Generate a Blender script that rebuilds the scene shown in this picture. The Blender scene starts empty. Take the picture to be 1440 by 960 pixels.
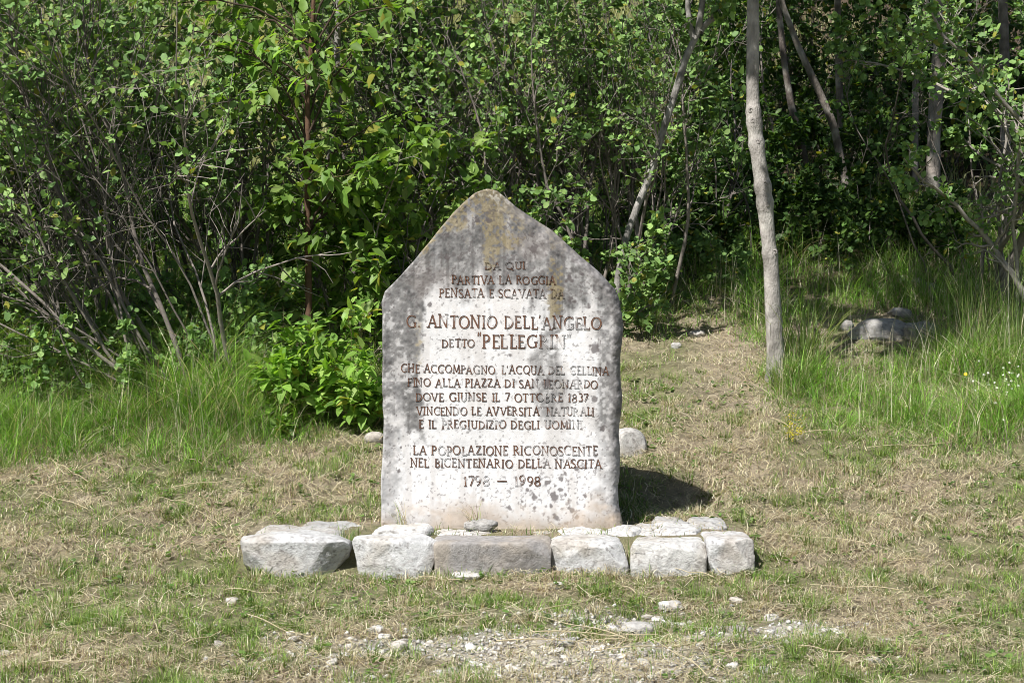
import bpy, math, random
import numpy as np
from mathutils import Vector, Matrix

# ------------------------------------------------------------------ camera, sky, sun, exposure
scene = bpy.context.scene
COL = scene.collection
CAM_Y, CAM_Z, LENS = -10.3, 1.73, 70.0
PITCH = math.atan(170 / 2800)
cam_data = bpy.data.cameras.new('camera')
cam = bpy.data.objects.new('camera', cam_data)
COL.objects.link(cam)
cam.location = (0, CAM_Y, CAM_Z)
cam.rotation_euler = (math.pi / 2 - PITCH, 0, 0)
cam_data.sensor_width = 36.0
cam_data.lens = LENS
cam_data.clip_start, cam_data.clip_end = 0.1, 1000
cam_data.dof.use_dof = True
cam_data.dof.focus_distance = 10.3
cam_data.dof.aperture_fstop = 11
scene.camera = cam

world = bpy.data.worlds.new('World')
scene.world = world
world.use_nodes = True
SUN_TRAVEL = Vector((0.50, 0.60, -1.0)).normalized()
SUN_EL = math.asin(-SUN_TRAVEL.z)
nt = world.node_tree
sky = nt.nodes.new('ShaderNodeTexSky')
sky.sky_type = 'NISHITA'
sky.sun_disc = False
sky.sun_elevation = SUN_EL
sky.sun_rotation = math.atan2(-SUN_TRAVEL.x, -SUN_TRAVEL.y)
bg = nt.nodes['Background']
bg.inputs['Strength'].default_value = 0.052
nt.links.new(sky.outputs[0], bg.inputs[0])

sun_data = bpy.data.lights.new('sun', 'SUN')
sun_data.energy = 5.0
sun_data.angle = math.radians(0.53)
sun_data.color = (1.0, 0.968, 0.92)
sun = bpy.data.objects.new('sun', sun_data)
COL.objects.link(sun)
sun.location = (-6, -8, 14)
sun.rotation_euler = SUN_TRAVEL.to_track_quat('-Z', 'Y').to_euler()

scene.view_settings.view_transform = 'Standard'
scene.view_settings.look = 'None'
scene.view_settings.gamma = 1.0
scene.view_settings.use_curve_mapping = False
scene.view_settings.exposure = 0.72
scene.cycles.filter_width = 0.9
scene.cycles.max_bounces = 6
scene.cycles.transparent_max_bounces = 4

# ------------------------------------------------------------------ helpers
rng = np.random.RandomState(7)
F = 1440 * LENS / 36.0
SUNWARD = -np.array(SUN_TRAVEL)


def at(px, py, Y):
    """world point seen at photo pixel (px, py) on the upright plane at depth Y"""
    cx, cy = (px - 720) / F, -(py - 480) / F
    c, s = math.cos(PITCH), math.sin(PITCH)
    d = np.array([cx, c + cy * s, -s + cy * c])
    t = (Y - CAM_Y) / d[1]
    return np.array([d[0] * t, Y, CAM_Z + d[2] * t])


def X(px, Y):
    return (px - 720) / F * (Y - CAM_Y)


def hash01(*ints):
    h = np.zeros(np.broadcast(*ints).shape, dtype=np.uint32)
    for k, a in enumerate(ints):
        h = h ^ (np.asarray(a).astype(np.int64).astype(np.uint32) * np.uint32([374761393, 668265263, 2246822519, 3266489917][k]))
        h = (h ^ (h >> np.uint32(13))) * np.uint32(1274126177)
        h = h ^ (h >> np.uint32(16))
    return h.astype(np.float64) / 4294967295.0


def vnoise2(x, y, seed=0):
    xi, yi = np.floor(x).astype(np.int64), np.floor(y).astype(np.int64)
    fx, fy = x - xi, y - yi
    fx, fy = fx * fx * (3 - 2 * fx), fy * fy * (3 - 2 * fy)
    s = np.int64(seed)
    a, b = hash01(xi, yi, s), hash01(xi + 1, yi, s)
    c, d = hash01(xi, yi + 1, s), hash01(xi + 1, yi + 1, s)
    return (a + (b - a) * fx) * (1 - fy) + (c + (d - c) * fx) * fy


def fbm2(x, y, seed=0, octv=4):
    x, y = np.asarray(x, float), np.asarray(y, float)
    t, a, n = 0, 0.5, 0
    for o in range(octv):
        t = t + a * vnoise2(x, y, seed + o * 17)
        n += a
        a *= 0.5
        x, y = x * 2.03 + 11.3, y * 2.03 + 5.7
    return t / n


def vnoise3(p, seed=0):
    pi = np.floor(p).astype(np.int64)
    f = p - pi
    f = f * f * (3 - 2 * f)
    r = 0
    for dx in (0, 1):
        for dy in (0, 1):
            for dz in (0, 1):
                w = (f[:, 0] if dx else 1 - f[:, 0]) * (f[:, 1] if dy else 1 - f[:, 1]) * (f[:, 2] if dz else 1 - f[:, 2])
                r = r + w * hash01(pi[:, 0] + dx, pi[:, 1] + dy, pi[:, 2] + dz, np.int64(seed))
    return r


def fbm3(p, seed=0, octv=4):
    t, a, n = 0, 0.5, 0
    for o in range(octv):
        t = t + a * vnoise3(p, seed + 31 * o)
        n += a
        a *= 0.5
        p = p * 2.03 + 7.1
    return t / n


def sstep(a, b, x):
    t = np.clip((x - a) / (b - a), 0, 1)
    return t * t * (3 - 2 * t)


def norm(v):
    return v / (np.linalg.norm(v, axis=-1, keepdims=True) + 1e-9)


class MB:
    """collects vertices, polygons and per-vertex base colours, then links them as ONE mesh object"""

    def __init__(self):
        self.v, self.c, self.q, self.t, self.n = [], [], [], [], 0

    def add(self, v, quads=None, tris=None, col=None):
        v = np.asarray(v, float).reshape(-1, 3)
        self.v.append(v)
        if col is None:
            col = (0.5, 0.5, 0.5)
        self.c.append(np.broadcast_to(np.asarray(col, float), (len(v), 3)))
        if quads is not None and len(quads):
            self.q.append(np.asarray(quads, np.int64).reshape(-1, 4) + self.n)
        if tris is not None and len(tris):
            self.t.append(np.asarray(tris, np.int64).reshape(-1, 3) + self.n)
        self.n += len(v)

    def tube(self, pts, r, k=6, col=None):
        pts, r = np.asarray(pts, float), np.asarray(r, float)
        n = len(pts)
        t = norm(np.gradient(pts, axis=0))
        ref = np.array([0.31, 0.93, 0.18])
        u = norm(np.cross(t, ref))
        w = np.cross(t, u)
        a = np.linspace(0, 2 * np.pi, k, endpoint=False)
        ring = pts[:, None] + r[:, None, None] * (np.cos(a)[None, :, None] * u[:, None] + np.sin(a)[None, :, None] * w[:, None])
        i = np.arange(n - 1)[:, None] * k
        j = np.arange(k)[None]
        j2 = (j + 1) % k
        q = np.stack([i + j, i + j2, i + k + j2, i + k + j], -1).reshape(-1, 4)
        self.add(ring.reshape(-1, 3), quads=q, col=col)

    def mesh(self, name, smooth=True):
        me = bpy.data.meshes.new(name)
        v = np.concatenate(self.v)
        c = np.concatenate(self.c)
        q = np.concatenate(self.q) if self.q else np.zeros((0, 4), np.int64)
        t = np.concatenate(self.t) if self.t else np.zeros((0, 3), np.int64)
        me.vertices.add(len(v))
        me.vertices.foreach_set('co', v.astype(np.float32).ravel())
        nl = q.size + t.size
        me.loops.add(nl)
        me.loops.foreach_set('vertex_index', np.concatenate([q.ravel(), t.ravel()]).astype(np.int32))
        me.polygons.add(len(q) + len(t))
        st = np.concatenate([np.arange(len(q)) * 4, q.size + np.arange(len(t)) * 3]).astype(np.int32)
        me.polygons.foreach_set('loop_start', st)
        me.update(calc_edges=True)
        if smooth:
            me.polygons.foreach_set('use_smooth', np.ones(len(me.polygons), bool))
        at_ = me.color_attributes.new('col', 'FLOAT_COLOR', 'POINT')
        at_.data.foreach_set('color', np.concatenate([c, np.ones((len(c), 1))], 1).astype(np.float32).ravel())
        return me

    def build(self, name, mat, parent=None, loc=(0, 0, 0), smooth=True):
        """vertices are given in world space; loc becomes the object's origin"""
        me = self.mesh(name, smooth)
        if loc is not None and any(loc):
            me.transform(Matrix.Translation(-Vector(loc)))
        me.materials.append(mat)
        o = bpy.data.objects.new(name, me)
        COL.objects.link(o)
        if parent is not None:
            o.parent = parent
            o.location = Vector(loc) - parent.location
        else:
            o.location = loc
        return o


def tag(o, label=None, cat=None, group=None, kind=None):
    if label:
        o['label'] = label
    if cat:
        o['category'] = cat
    if group:
        o['group'] = group
    if kind:
        o['kind'] = kind
    return o


def empty(name, loc, label, cat, group=None):
    o = bpy.data.objects.new(name, None)
    o.empty_display_size = 0.1
    COL.objects.link(o)
    o.location = tuple(float(a) for a in loc)
    return tag(o, label, cat, group)


# ------------------------------------------------------------------ materials
def new_mat(name):
    m = bpy.data.materials.new(name)
    m.use_nodes = True
    n = m.node_tree.nodes
    return m, n, m.node_tree.links, n['Principled BSDF']


def attr_col(n):
    a = n.new('ShaderNodeAttribute')
    a.attribute_name = 'col'
    return a.outputs['Color']


def leaf_mat(name, trans=0.35, tint=(1.25, 1.2, 0.55), rough=0.5, spec=0.35):
    m, n, l, p = new_mat(name)
    c = attr_col(n)
    tc = n.new('ShaderNodeTexCoord')
    no = n.new('ShaderNodeTexNoise')
    no.inputs['Scale'].default_value = 40
    l.new(tc.outputs['Object'], no.inputs['Vector'])
    mr = n.new('ShaderNodeMapRange')
    mr.inputs['To Min'].default_value = 0.75
    mr.inputs['To Max'].default_value = 1.25
    l.new(no.outputs['Fac'], mr.inputs['Value'])
    mul = n.new('ShaderNodeVectorMath')
    mul.operation = 'SCALE'
    l.new(c, mul.inputs[0])
    l.new(mr.outputs[0], mul.inputs['Scale'])
    l.new(mul.outputs[0], p.inputs['Base Color'])
    p.inputs['Roughness'].default_value = rough
    p.inputs['Specular IOR Level'].default_value = spec
    t = n.new('ShaderNodeBsdfTranslucent')
    mt = n.new('ShaderNodeVectorMath')
    mt.operation = 'MULTIPLY'
    mt.inputs[1].default_value = tint
    l.new(mul.outputs[0], mt.inputs[0])
    l.new(mt.outputs[0], t.inputs['Color'])
    mx = n.new('ShaderNodeMixShader')
    mx.inputs[0].default_value = trans
    l.new(p.outputs[0], mx.inputs[1])
    l.new(t.outputs[0], mx.inputs[2])
    l.new(mx.outputs[0], n['Material Output'].inputs['Surface'])
    return m


def rough_mat(name, scale=60, lo=0.8, hi=1.2, bump=0.3, bdist=0.004, rough=0.85, stretch=(1, 1, 1), fine=220):
    """vertex base colour times a noise grain, with a bumped surface"""
    m, n, l, p = new_mat(name)
    c = attr_col(n)
    tc = n.new('ShaderNodeTexCoord')
    mp = n.new('ShaderNodeMapping')
    mp.inputs['Scale'].default_value = stretch
    l.new(tc.outputs['Object'], mp.inputs['Vector'])
    no = n.new('ShaderNodeTexNoise')
    no.inputs['Scale'].default_value = scale
    no.inputs['Detail'].default_value = 8
    no.inputs['Roughness'].default_value = 0.65
    l.new(mp.outputs[0], no.inputs['Vector'])
    mr = n.new('ShaderNodeMapRange')
    mr.inputs['From Min'].default_value = 0.3
    mr.inputs['From Max'].default_value = 0.7
    mr.inputs['To Min'].default_value = lo
    mr.inputs['To Max'].default_value = hi
    l.new(no.outputs['Fac'], mr.inputs['Value'])
    mul = n.new('ShaderNodeVectorMath')
    mul.operation = 'SCALE'
    l.new(c, mul.inputs[0])
    l.new(mr.outputs[0], mul.inputs['Scale'])
    l.new(mul.outputs[0], p.inputs['Base Color'])
    p.inputs['Roughness'].default_value = rough
    p.inputs['Specular IOR Level'].default_value = 0.2
    n2 = n.new('ShaderNodeTexNoise')
    n2.inputs['Scale'].default_value = fine
    n2.inputs['Detail'].default_value = 6
    l.new(mp.outputs[0], n2.inputs['Vector'])
    ad = n.new('ShaderNodeMath')
    ad.operation = 'ADD'
    l.new(no.outputs['Fac'], ad.inputs[0])
    l.new(n2.outputs['Fac'], ad.inputs[1])
    b = n.new('ShaderNodeBump')
    b.inputs['Strength'].default_value = bump
    b.inputs['Distance'].default_value = bdist
    l.new(ad.outputs[0], b.inputs['Height'])
    l.new(b.outputs[0], p.inputs['Normal'])
    return m


M_leaf = leaf_mat('shrub leaf', 0.27, (1.25, 1.25, 0.5), 0.55, 0.22)
M_broad = leaf_mat('broad leaf', 0.42, (1.3, 1.4, 0.45), 0.5, 0.35)
M_grass = leaf_mat('grass blade', 0.35, (1.2, 1.15, 0.6), 0.55, 0.3)
M_bark = rough_mat('grey bark', 14, 0.55, 1.35, 0.8, 0.012, 0.9, (1, 1, 0.45), 90)
M_twig = rough_mat('twig bark', 30, 0.65, 1.3, 0.5, 0.004, 0.85)
M_soil = rough_mat('dry soil and thatch', 22, 0.6, 1.4, 0.9, 0.02, 0.95, (1, 1, 1), 130)
M_stone = rough_mat('limestone', 32, 0.72, 1.22, 0.75, 0.006, 0.85, (1, 1, 1), 120)
M_marble = rough_mat('weathered white stone', 45, 0.90, 1.08, 0.25, 0.0015, 0.75, (1, 1, 1), 260)
M_paint = rough_mat('worn letter paint', 160, 0.6, 1.5, 0.3, 0.001, 0.8)
M_petal = leaf_mat('petal', 0.25, (1, 1, 1), 0.6, 0.2)


# ------------------------------------------------------------------ the ground
def ground(x, y):
    x, y = np.asarray(x, float), np.asarray(y, float)
    s = y + 0.36
    soft = 0.18 * np.log1p(np.exp(np.clip(s / 0.18, -40, 40)))
    soft = np.where(s > 6, s, soft)
    z = 0.20 * soft + 0.045 * (s - soft)
    und = (fbm2(x * 0.7 + 3, y * 0.7, 5, 3) - 0.5) * 0.11 + (fbm2(x * 3.1, y * 3.1, 9, 3) - 0.5) * 0.06 + (fbm2(x * 8.5, y * 8.5, 10, 2) - 0.5) * 0.035
    far = sstep(8, 30, np.abs(y)) * (fbm2(x * 0.06, y * 0.06, 21, 3) - 0.5) * 1.5
    near_stone = np.exp(-(x * x / 1.6 + (y + 0.1) ** 2 / 0.6))
    z = z + und * (1 - 0.75 * near_stone) + far
    z = z - 0.035 * sstep(-0.32, -0.5, y)
    plat = sstep(1.40, 1.12, np.abs(x + 0.08)) * sstep(-0.42, -0.30, y) * np.maximum(sstep(0.55, 0.1, y), sstep(1.1, 0.5, y) * sstep(0.2, 0.7, x))
    return z * (1 - plat) + (0.125 + und * 0.2) * plat


def straw_mask(x, y):
    """1 = dry straw coloured, 0 = green"""
    a = fbm2(x * 1.3 + 1.7, y * 1.9 + 4.1, 41, 4)
    b = fbm2(x * 5.0, y * 5.0, 43, 3)
    m = sstep(0.40, 0.68, 0.50 * a + 0.50 * b)
    path = sstep(0.55, 0.1, np.abs(x - (1.25 + 0.13 * (y - 1)))) * sstep(0.2, 1.0, y) * sstep(5.2, 4.2, y)
    return np.clip(np.maximum(m, 0.85 * path) - 0.25 * sstep(-1.2, -2.6, y) * sstep(0.2, -2.5, x) - 0.15 * sstep(1.6, 3, x), 0, 1)


def gravel_mask(x, y):
    a = fbm2(x * 2.1 + 9, y * 4.2, 71, 4)
    g1 = np.exp(-(((x - 0.75) / 0.75) ** 2 + ((y + 1.45) / 0.28) ** 2) ** 1.5)
    g2 = np.exp(-(((x - 0.05) / 0.95) ** 2 + ((y + 2.0) / 0.50) ** 2) ** 1.5)
    g3 = np.exp(-(((x - 0.15) / 0.55) ** 2 + ((y + 2.45) / 0.3) ** 2) ** 1.5)
    g = np.maximum(np.maximum(g1, g2 * 0.8), g3)
    return np.clip(g * sstep(0.40, 0.60, a + 0.08), 0, 1)


def axis_coords(fine0, fine1, step, far):
    c = np.arange(fine0, fine1 + 1e-6, step)
    lo, hi, s = [fine0], [fine1], step
    while hi[-1] < far:
        s *= 1.22
        hi.append(hi[-1] + s)
    s = step
    while lo[-1] > -far:
        s *= 1.22
        lo.append(lo[-1] - s)
    return np.concatenate([np.array(lo[:0:-1]), c, np.array(hi[1:])])


gx, gy = axis_coords(-4.2, 4.2, 0.028, 240), axis_coords(-3.6, 8.0, 0.032, 240)
GX, GY = np.meshgrid(gx, gy)
GZ = ground(GX, GY)
sm = straw_mask(GX, GY)[..., None]
gm = gravel_mask(GX, GY)[..., None]
fine = fbm2(GX * 14, GY * 14, 77, 3)[..., None]
soil = np.array([0.215, 0.17, 0.13]) * (0.7 + 0.6 * fine)
thatch = np.array([0.34, 0.285, 0.21]) * (0.7 + 0.6 * fine)
green = np.array([0.16, 0.165, 0.075]) * (0.7 + 0.6 * fine)
gcol = (thatch * sm + green * (1 - sm)) * 0.7 + soil * 0.3
gcol = gcol * (1 - gm) + np.array([0.43, 0.40, 0.35]) * (0.7 + 0.6 * fine) * gm
meadow = sstep(7.5, 10, GY)[..., None]
mead = np.array([0.17, 0.175, 0.06]) * (0.7 + 0.6 * fbm2(GX * 0.8, GY * 0.8, 79, 4)[..., None])
gcol = gcol * (1 - meadow) + mead * meadow
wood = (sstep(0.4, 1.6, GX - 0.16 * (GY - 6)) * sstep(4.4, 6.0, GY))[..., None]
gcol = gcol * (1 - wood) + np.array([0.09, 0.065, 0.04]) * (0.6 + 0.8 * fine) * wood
mb = MB()
ny, nx = GX.shape
ii = (np.arange(ny - 1)[:, None] * nx + np.arange(nx - 1)[None]).ravel()
mb.add(np.stack([GX, GY, GZ], -1).reshape(-1, 3), quads=np.stack([ii, ii + 1, ii + nx + 1, ii + nx], 1), col=gcol.reshape(-1, 3))
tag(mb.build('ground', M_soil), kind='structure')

# ------------------------------------------------------------------ the memorial stone
OUT_L = [(535, 800), (535, 738), (536, 681), (539, 590), (537, 537), (538, 480), (536, 425), (541, 410), (565, 386), (595, 350), (620, 319),
         (636, 300), (651, 285), (668, 271), (676, 268), (684, 265.5)]
OUT_R = [(882, 800), (880, 744), (873, 715), (870, 693), (873, 651), (871, 612), (874, 590), (876, 566), (874, 500), (877, 461), (874, 425),
         (867, 407), (840, 380), (807, 350), (780, 325), (750, 306), (728, 291), (709, 276), (699, 268), (688, 265.5)]
SY = 0.0


def face_pt(px, py):
    p = at(px, py, SY)
    return p[0], p[2]


Lp = np.array([face_pt(*p) for p in OUT_L])
Rp = np.array([face_pt(*p) for p in OUT_R])
NR, NC = 470, 330
ztop, zbot = Lp[-1, 1], Lp[0, 1]
tt = np.linspace(0, 1, NR)
zz = zbot + (ztop - zbot) * (1 - (1 - tt) ** 1.15)
jl = (fbm2(zz * 9, zz * 0 + 1, 3, 4) - 0.5) * 0.010
jr = (fbm2(zz * 7, zz * 0 + 8, 4, 4) - 0.5) * 0.020
xl = np.interp(zz, Lp[:, 1], Lp[:, 0]) + jl * sstep(ztop, ztop - 0.1, zz)
xr = np.interp(zz, Rp[:, 1], Rp[:, 0]) + jr * sstep(ztop, ztop - 0.1, zz)
uu = np.linspace(0, 1, NC)
uu = 0.5 - 0.5 * np.cos(np.pi * uu) * 0.35 - 0.65 * (0.5 - uu)
SXg = xl[:, None] + (xr - xl)[:, None] * uu[None]
SZg = np.repeat(zz[:, None], NC, 1)
poly = np.concatenate([np.stack([xl, zz], 1), np.stack([xr, zz], 1)[::-1]])[::3]


def edge_dist(x, z):
    sh = x.shape
    P = np.stack([x.ravel(), z.ravel()], 1)
    best = np.full(len(P), 9.0)
    for a, b in zip(poly[:-1], poly[1:]):
        if abs(a[1] - zbot) < 1e-3 and abs(b[1] - zbot) < 1e-3:
            continue
        ab = b - a
        t = np.clip(((P - a) @ ab) / (ab @ ab + 1e-12), 0, 1)
        best = np.minimum(best, np.hypot(P[:, 0] - a[0] - t * ab[0], P[:, 1] - a[1] - t * ab[1]))
    return best.reshape(sh)


def face_px(x, z):
    """photo pixel coordinates used to lay out the stains of the face"""
    return 720 + x * F / 10.3, 310 + (CAM_Z - z) * F / 10.3


ED = edge_dist(SXg, SZg)


def face_y(x, z, ed):
    px, py = face_px(x, z)
    lump = fbm2(x * 16, z * 16, 31, 4) - 0.5
    rightish = sstep(830, 880, px) + 0.8 * sstep(700, 760, px) * sstep(430, 360, py)
    R = 0.014 + 0.060 * np.clip(rightish, 0, 1) + 0.022 * lump
    R = np.maximum(R, 0.008)
    k = np.clip(1 - ed / R, 0, 1)
    y = R * 0.95 * (1 - np.sqrt(np.clip(1 - k * k, 0, 1)))
    edge_w = np.exp(-ed / 0.07)
    y = y + (fbm2(x * 3.5, z * 3.5, 33, 2) - 0.5) * 0.010 + lump * (0.0015 + 0.016 * edge_w)
    y = y + (fbm2(x * 60, z * 60, 35, 3) - 0.5) * (0.0008 + 0.004 * edge_w)
    return y


YF = SY + face_y(SXg, SZg, ED)
THICK = 0.27
kb = np.clip(1 - ED / 0.22, 0, 1)
YB = SY + THICK + 0.05 * sstep(1.2, 0.2, SZg) - 0.20 * (1 - np.sqrt(np.clip(1 - kb * kb, 0, 1))) + (fbm2(SXg * 6, SZg * 6, 39, 4) - 0.5) * 0.06
edge_idx = np.zeros_like(YF, bool)
edge_idx[:, 0] = edge_idx[:, -1] = edge_idx[-1, :] = True
mid = np.maximum(YB, YF + 0.004)
YB = np.where(edge_idx, mid, np.maximum(mid, YF + 0.02))


def blob(px, py, cx, cy, rx, ry):
    return np.exp(-(((px - cx) / rx) ** 2 + ((py - cy) / ry) ** 2))


def stain(x, z, ed):
    """base colour of the weathered face: white stone, grey crust, ochre lichen, dark spots, soil marks"""
    px, py = face_px(x, z)
    n1 = fbm2(px / 60, py / 60, 51, 5) - 0.5
    n2 = fbm2(px / 17, py / 17, 53, 4) - 0.5
    n3 = fbm2(px / 5.0, py / 5.0, 55, 3) - 0.5
    nv = fbm2(px / 13, py / 95, 57, 4) - 0.5
    white = np.array([0.635, 0.63, 0.635])
    col = np.broadcast_to(white, px.shape + (3,)) * (1 + 0.16 * n2 + 0.22 * n1 + 0.10 * n3)[..., None]
    # faint warm tint and thin streaks of the clean face
    tint = np.clip(0.42 * sstep(0.0, 0.25, nv + n2 * 0.6 + 0.5 * n1), 0, 1)[..., None]
    col = col * (1 - tint) + np.array([0.43, 0.40, 0.38]) * tint
    # grey crust
    top = sstep(452, 385, py + 130 * nv + 75 * n1 + 55 * n2 - 26 * sstep(770, 860, px) - 18 * sstep(620, 560, px))
    left = sstep(604, 588, px + 46 * nv + 26 * n2 + 26 * n1 + 14 * n3) * sstep(612, 590, py + 70 * n1 + 50 * n2 - 0.25 * (px - 560))
    leftedge = sstep(572, 546, px + 24 * n2 + 16 * n3) * (0.55 + 0.45 * sstep(640, 590, py))
    right = 1.1 * sstep(832, 856, px + 42 * n2 + 30 * n1) * (0.45 + 0.55 * sstep(660, 560, py + 60 * n1))
    band = 792 + 16 * np.sin(py / 47.0) - 6
    wid = 13 + 12 * sstep(470, 525, py) - 8 * sstep(560, 610, py)
    streak = sstep(1.25, 0.55, np.abs(px - band + 30 * n2 + 22 * n1) / wid) * sstep(640, 585, py + 60 * n1) * sstep(400, 440, py) * sstep(-0.28, 0.02, n2 + n3 * 0.8 + 0.12)
    patch = 0.9 * sstep(0.35, 0.75, blob(px, py, 612, 388, 34, 22) + n2 * 0.9) + 0.7 * sstep(0.4, 0.7, blob(px, py, 572, 550, 26, 34) + n2 * 0.9)
    grey = np.clip(np.maximum.reduce([top, left, right, 0.85 * streak, leftedge, np.clip(patch, 0, 1)]), 0, 1)
    worn = sstep(0.09, 0.22, n2 * 0.7 + n3 * 0.7 + n1 * 0.4)
    grey = grey * (1 - (0.36 - 0.22 * top) * worn)
    g = grey[..., None]
    gcol_ = (np.array([0.150, 0.145, 0.142]) * (1 + 1.5 * n2 + 1.8 * n3)[..., None]
             + np.array([0.07, 0.07, 0.074]) * sstep(0, 0.3, nv)[..., None])
    purple = sstep(0.30, 0.7, blob(px, py, 605, 400, 45, 30) + blob(px, py, 745, 345, 35, 22) + n2)[..., None]
    gcol_ = gcol_ * (1 - 0.35 * purple) + np.array([0.20, 0.165, 0.15]) * 0.35 * purple
    col = col * (1 - 0.9 * g) + gcol_ * 0.9 * g
    # blackish run-off streaks
    run = sstep(0.10, 0.26, fbm2(px / 7, py / 120, 58, 4) - 0.5 + 0.25 * n2) * np.clip(top + left + 0.6 * streak, 0, 1)
    run = (0.6 * run)[..., None]
    col = col * (1 - run) + np.array([0.095, 0.09, 0.088]) * run
    # ochre lichen
    och = 0.55 * sstep(345, 285, py + 110 * nv + 40 * n2) + 1.0 * blob(px, py, 690, 330, 11, 50) + 1.1 * blob(px, py, 780, 405, 11, 40)
    och = och + 0.9 * np.exp(-ed / 0.03) * sstep(390, 330, py) + 0.55 * blob(px, py, 718, 340, 16, 20) + 0.35 * blob(px, py, 783, 455, 9, 25)
    och = och + 0.35 * blob(px, py, 588, 480, 10, 60) + 0.3 * blob(px, py, 795, 530, 14, 40)
    och = np.clip(sstep(0.22, 1.0, och * (1.0 + 2.4 * n2 + 4.0 * n3)), 0, 0.72)[..., None]
    col = col * (1 - och) + np.array([0.20, 0.16, 0.08]) * (1 + 0.8 * n3)[..., None] * och
    # dark lichen spots
    spots = [(670, 311, 5), (688, 312, 5), (746, 330, 4), (750, 349, 6), (806, 366, 6), (803, 391, 7), (818, 385, 4), (806, 420, 6), (838, 490, 7),
             (600, 378, 4), (630, 362, 4), (828, 432, 4), (604, 428, 4), (770, 679, 5), (800, 681, 6), (795, 666, 5), (779, 699, 6), (717, 716, 4),
             (801, 705, 7), (804, 718, 6), (781, 729, 4), (753, 700, 4), (790, 690, 5), (775, 712, 3), (812, 660, 4), (790, 675, 4), (752, 716, 3),
             (823, 698, 3), (812, 728, 4), (765, 652, 3), (770, 540, 6), (676, 705, 4), (765, 500, 4), (718, 500, 3), (803, 650, 4), (742, 690, 3),
             (782, 684, 3), (797, 697, 4), (835, 560, 5), (850, 605, 6), (845, 520, 5), (735, 706, 3), (563, 630, 3), (560, 662, 3)]
    dk = np.zeros_like(px)
    for cx, cy, r in spots:
        dd = np.hypot((px - cx) * 1.05, py - cy) / r
        dk = np.maximum(dk, sstep(1.05, 0.55, dd + 2.2 * n3 + 1.2 * n2))
    pep = sstep(0.22, 0.29, fbm2(px / 3.2, py / 3.2, 61, 2) - 0.5 + 0.10 * blob(px, py, 790, 690, 60, 50) + 0.10 * top)
    dk = np.maximum(dk, 0.7 * pep)[..., None]
    col = col * (1 - 0.82 * dk) + np.array([0.10, 0.085, 0.085]) * 0.82 * dk
    # soil splash along the foot
    so = sstep(700, 742, py + 60 * n1 + 40 * n2 - 10 * blob(px, py, 790, 735, 60, 40))[..., None] * 0.75
    col = col * (1 - so) + np.array([0.36, 0.285, 0.215]) * (1 + 0.8 * n2)[..., None] * so
    # darker mottled grey along the right-hand bevel
    bev = (sstep(0.085, 0.035, ed + 0.07 * n2) * sstep(690, 730, px) * sstep(760, 620, py))[..., None] * 0.72
    bcol = np.array([0.17, 0.16, 0.158]) * (1 + 1.2 * n2 + 1.6 * n3)[..., None]
    col = col * (1 - bev) + bcol * bev
    crust = (sstep(0.14, 0.24, n3 + 0.5 * n2) * sstep(300, 268, py + 50 * n1))[..., None] * 0.6
    col = col * (1 - crust) + np.array([0.50, 0.49, 0.46]) * crust
    return np.clip(col, 0.03, 0.84), np.clip(grey + och[..., 0], 0, 1)


scol, sgrey = stain(SXg, SZg, ED)
back = np.array([0.27, 0.25, 0.23]) * (0.6 + 0.8 * fbm2(SXg * 9, SZg * 9, 63, 4))[..., None]
back[edge_idx] = scol[edge_idx] * 0.5 + back[edge_idx] * 0.5
mb = MB()
ii = (np.arange(NR - 1)[:, None] * NC + np.arange(NC - 1)[None]).ravel()
qf = np.stack([ii, ii + 1, ii + NC + 1, ii + NC], 1)
mb.add(np.stack([SXg, YF, SZg], -1).reshape(-1, 3), quads=qf, col=scol.reshape(-1, 3))
mb.add(np.stack([SXg, YB, SZg], -1).reshape(-1, 3), quads=qf[:, ::-1], col=back.reshape(-1, 3))
NB = NR * NC
r_ = np.arange(NR - 1) * NC
side = [np.stack([r_ + NB, r_, r_ + NC, r_ + NC + NB], 1)]
r2 = r_ + NC - 1
side.append(np.stack([r2, r2 + NB, r2 + NC + NB, r2 + NC], 1))
c_ = (NR - 1) * NC + np.arange(NC - 1)
side.append(np.stack([c_, c_ + 1, c_ + 1 + NB, c_ + NB], 1))
mb.q.append(np.concatenate(side))
stone_loc = (float(X(706, 0)), 0.13, 0.13)
root_stone = empty('memorial_stone', stone_loc, 'tall pointed white memorial stone with brown carved lettering and grey lichen stains', 'memorial')
mb.build('slab', M_marble, root_stone, stone_loc)

# --- lettering: hand-cut Roman capitals drawn as strokes; unit = cap height
K, T = 0.125, 0.075   # thick and thin stroke widths


def ln(x0, y0, x1, y1, w=K):
    return ('l', x0, y0, x1, y1, w)


def ar(cx, cy, rx, ry, a0, a1, w=K):
    return ('a', cx, cy, rx, ry, a0, a1, w)


def sf(x, y, w=0.30):
    return ('l', x - w / 2, y, x + w / 2, y, 0.06)


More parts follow.
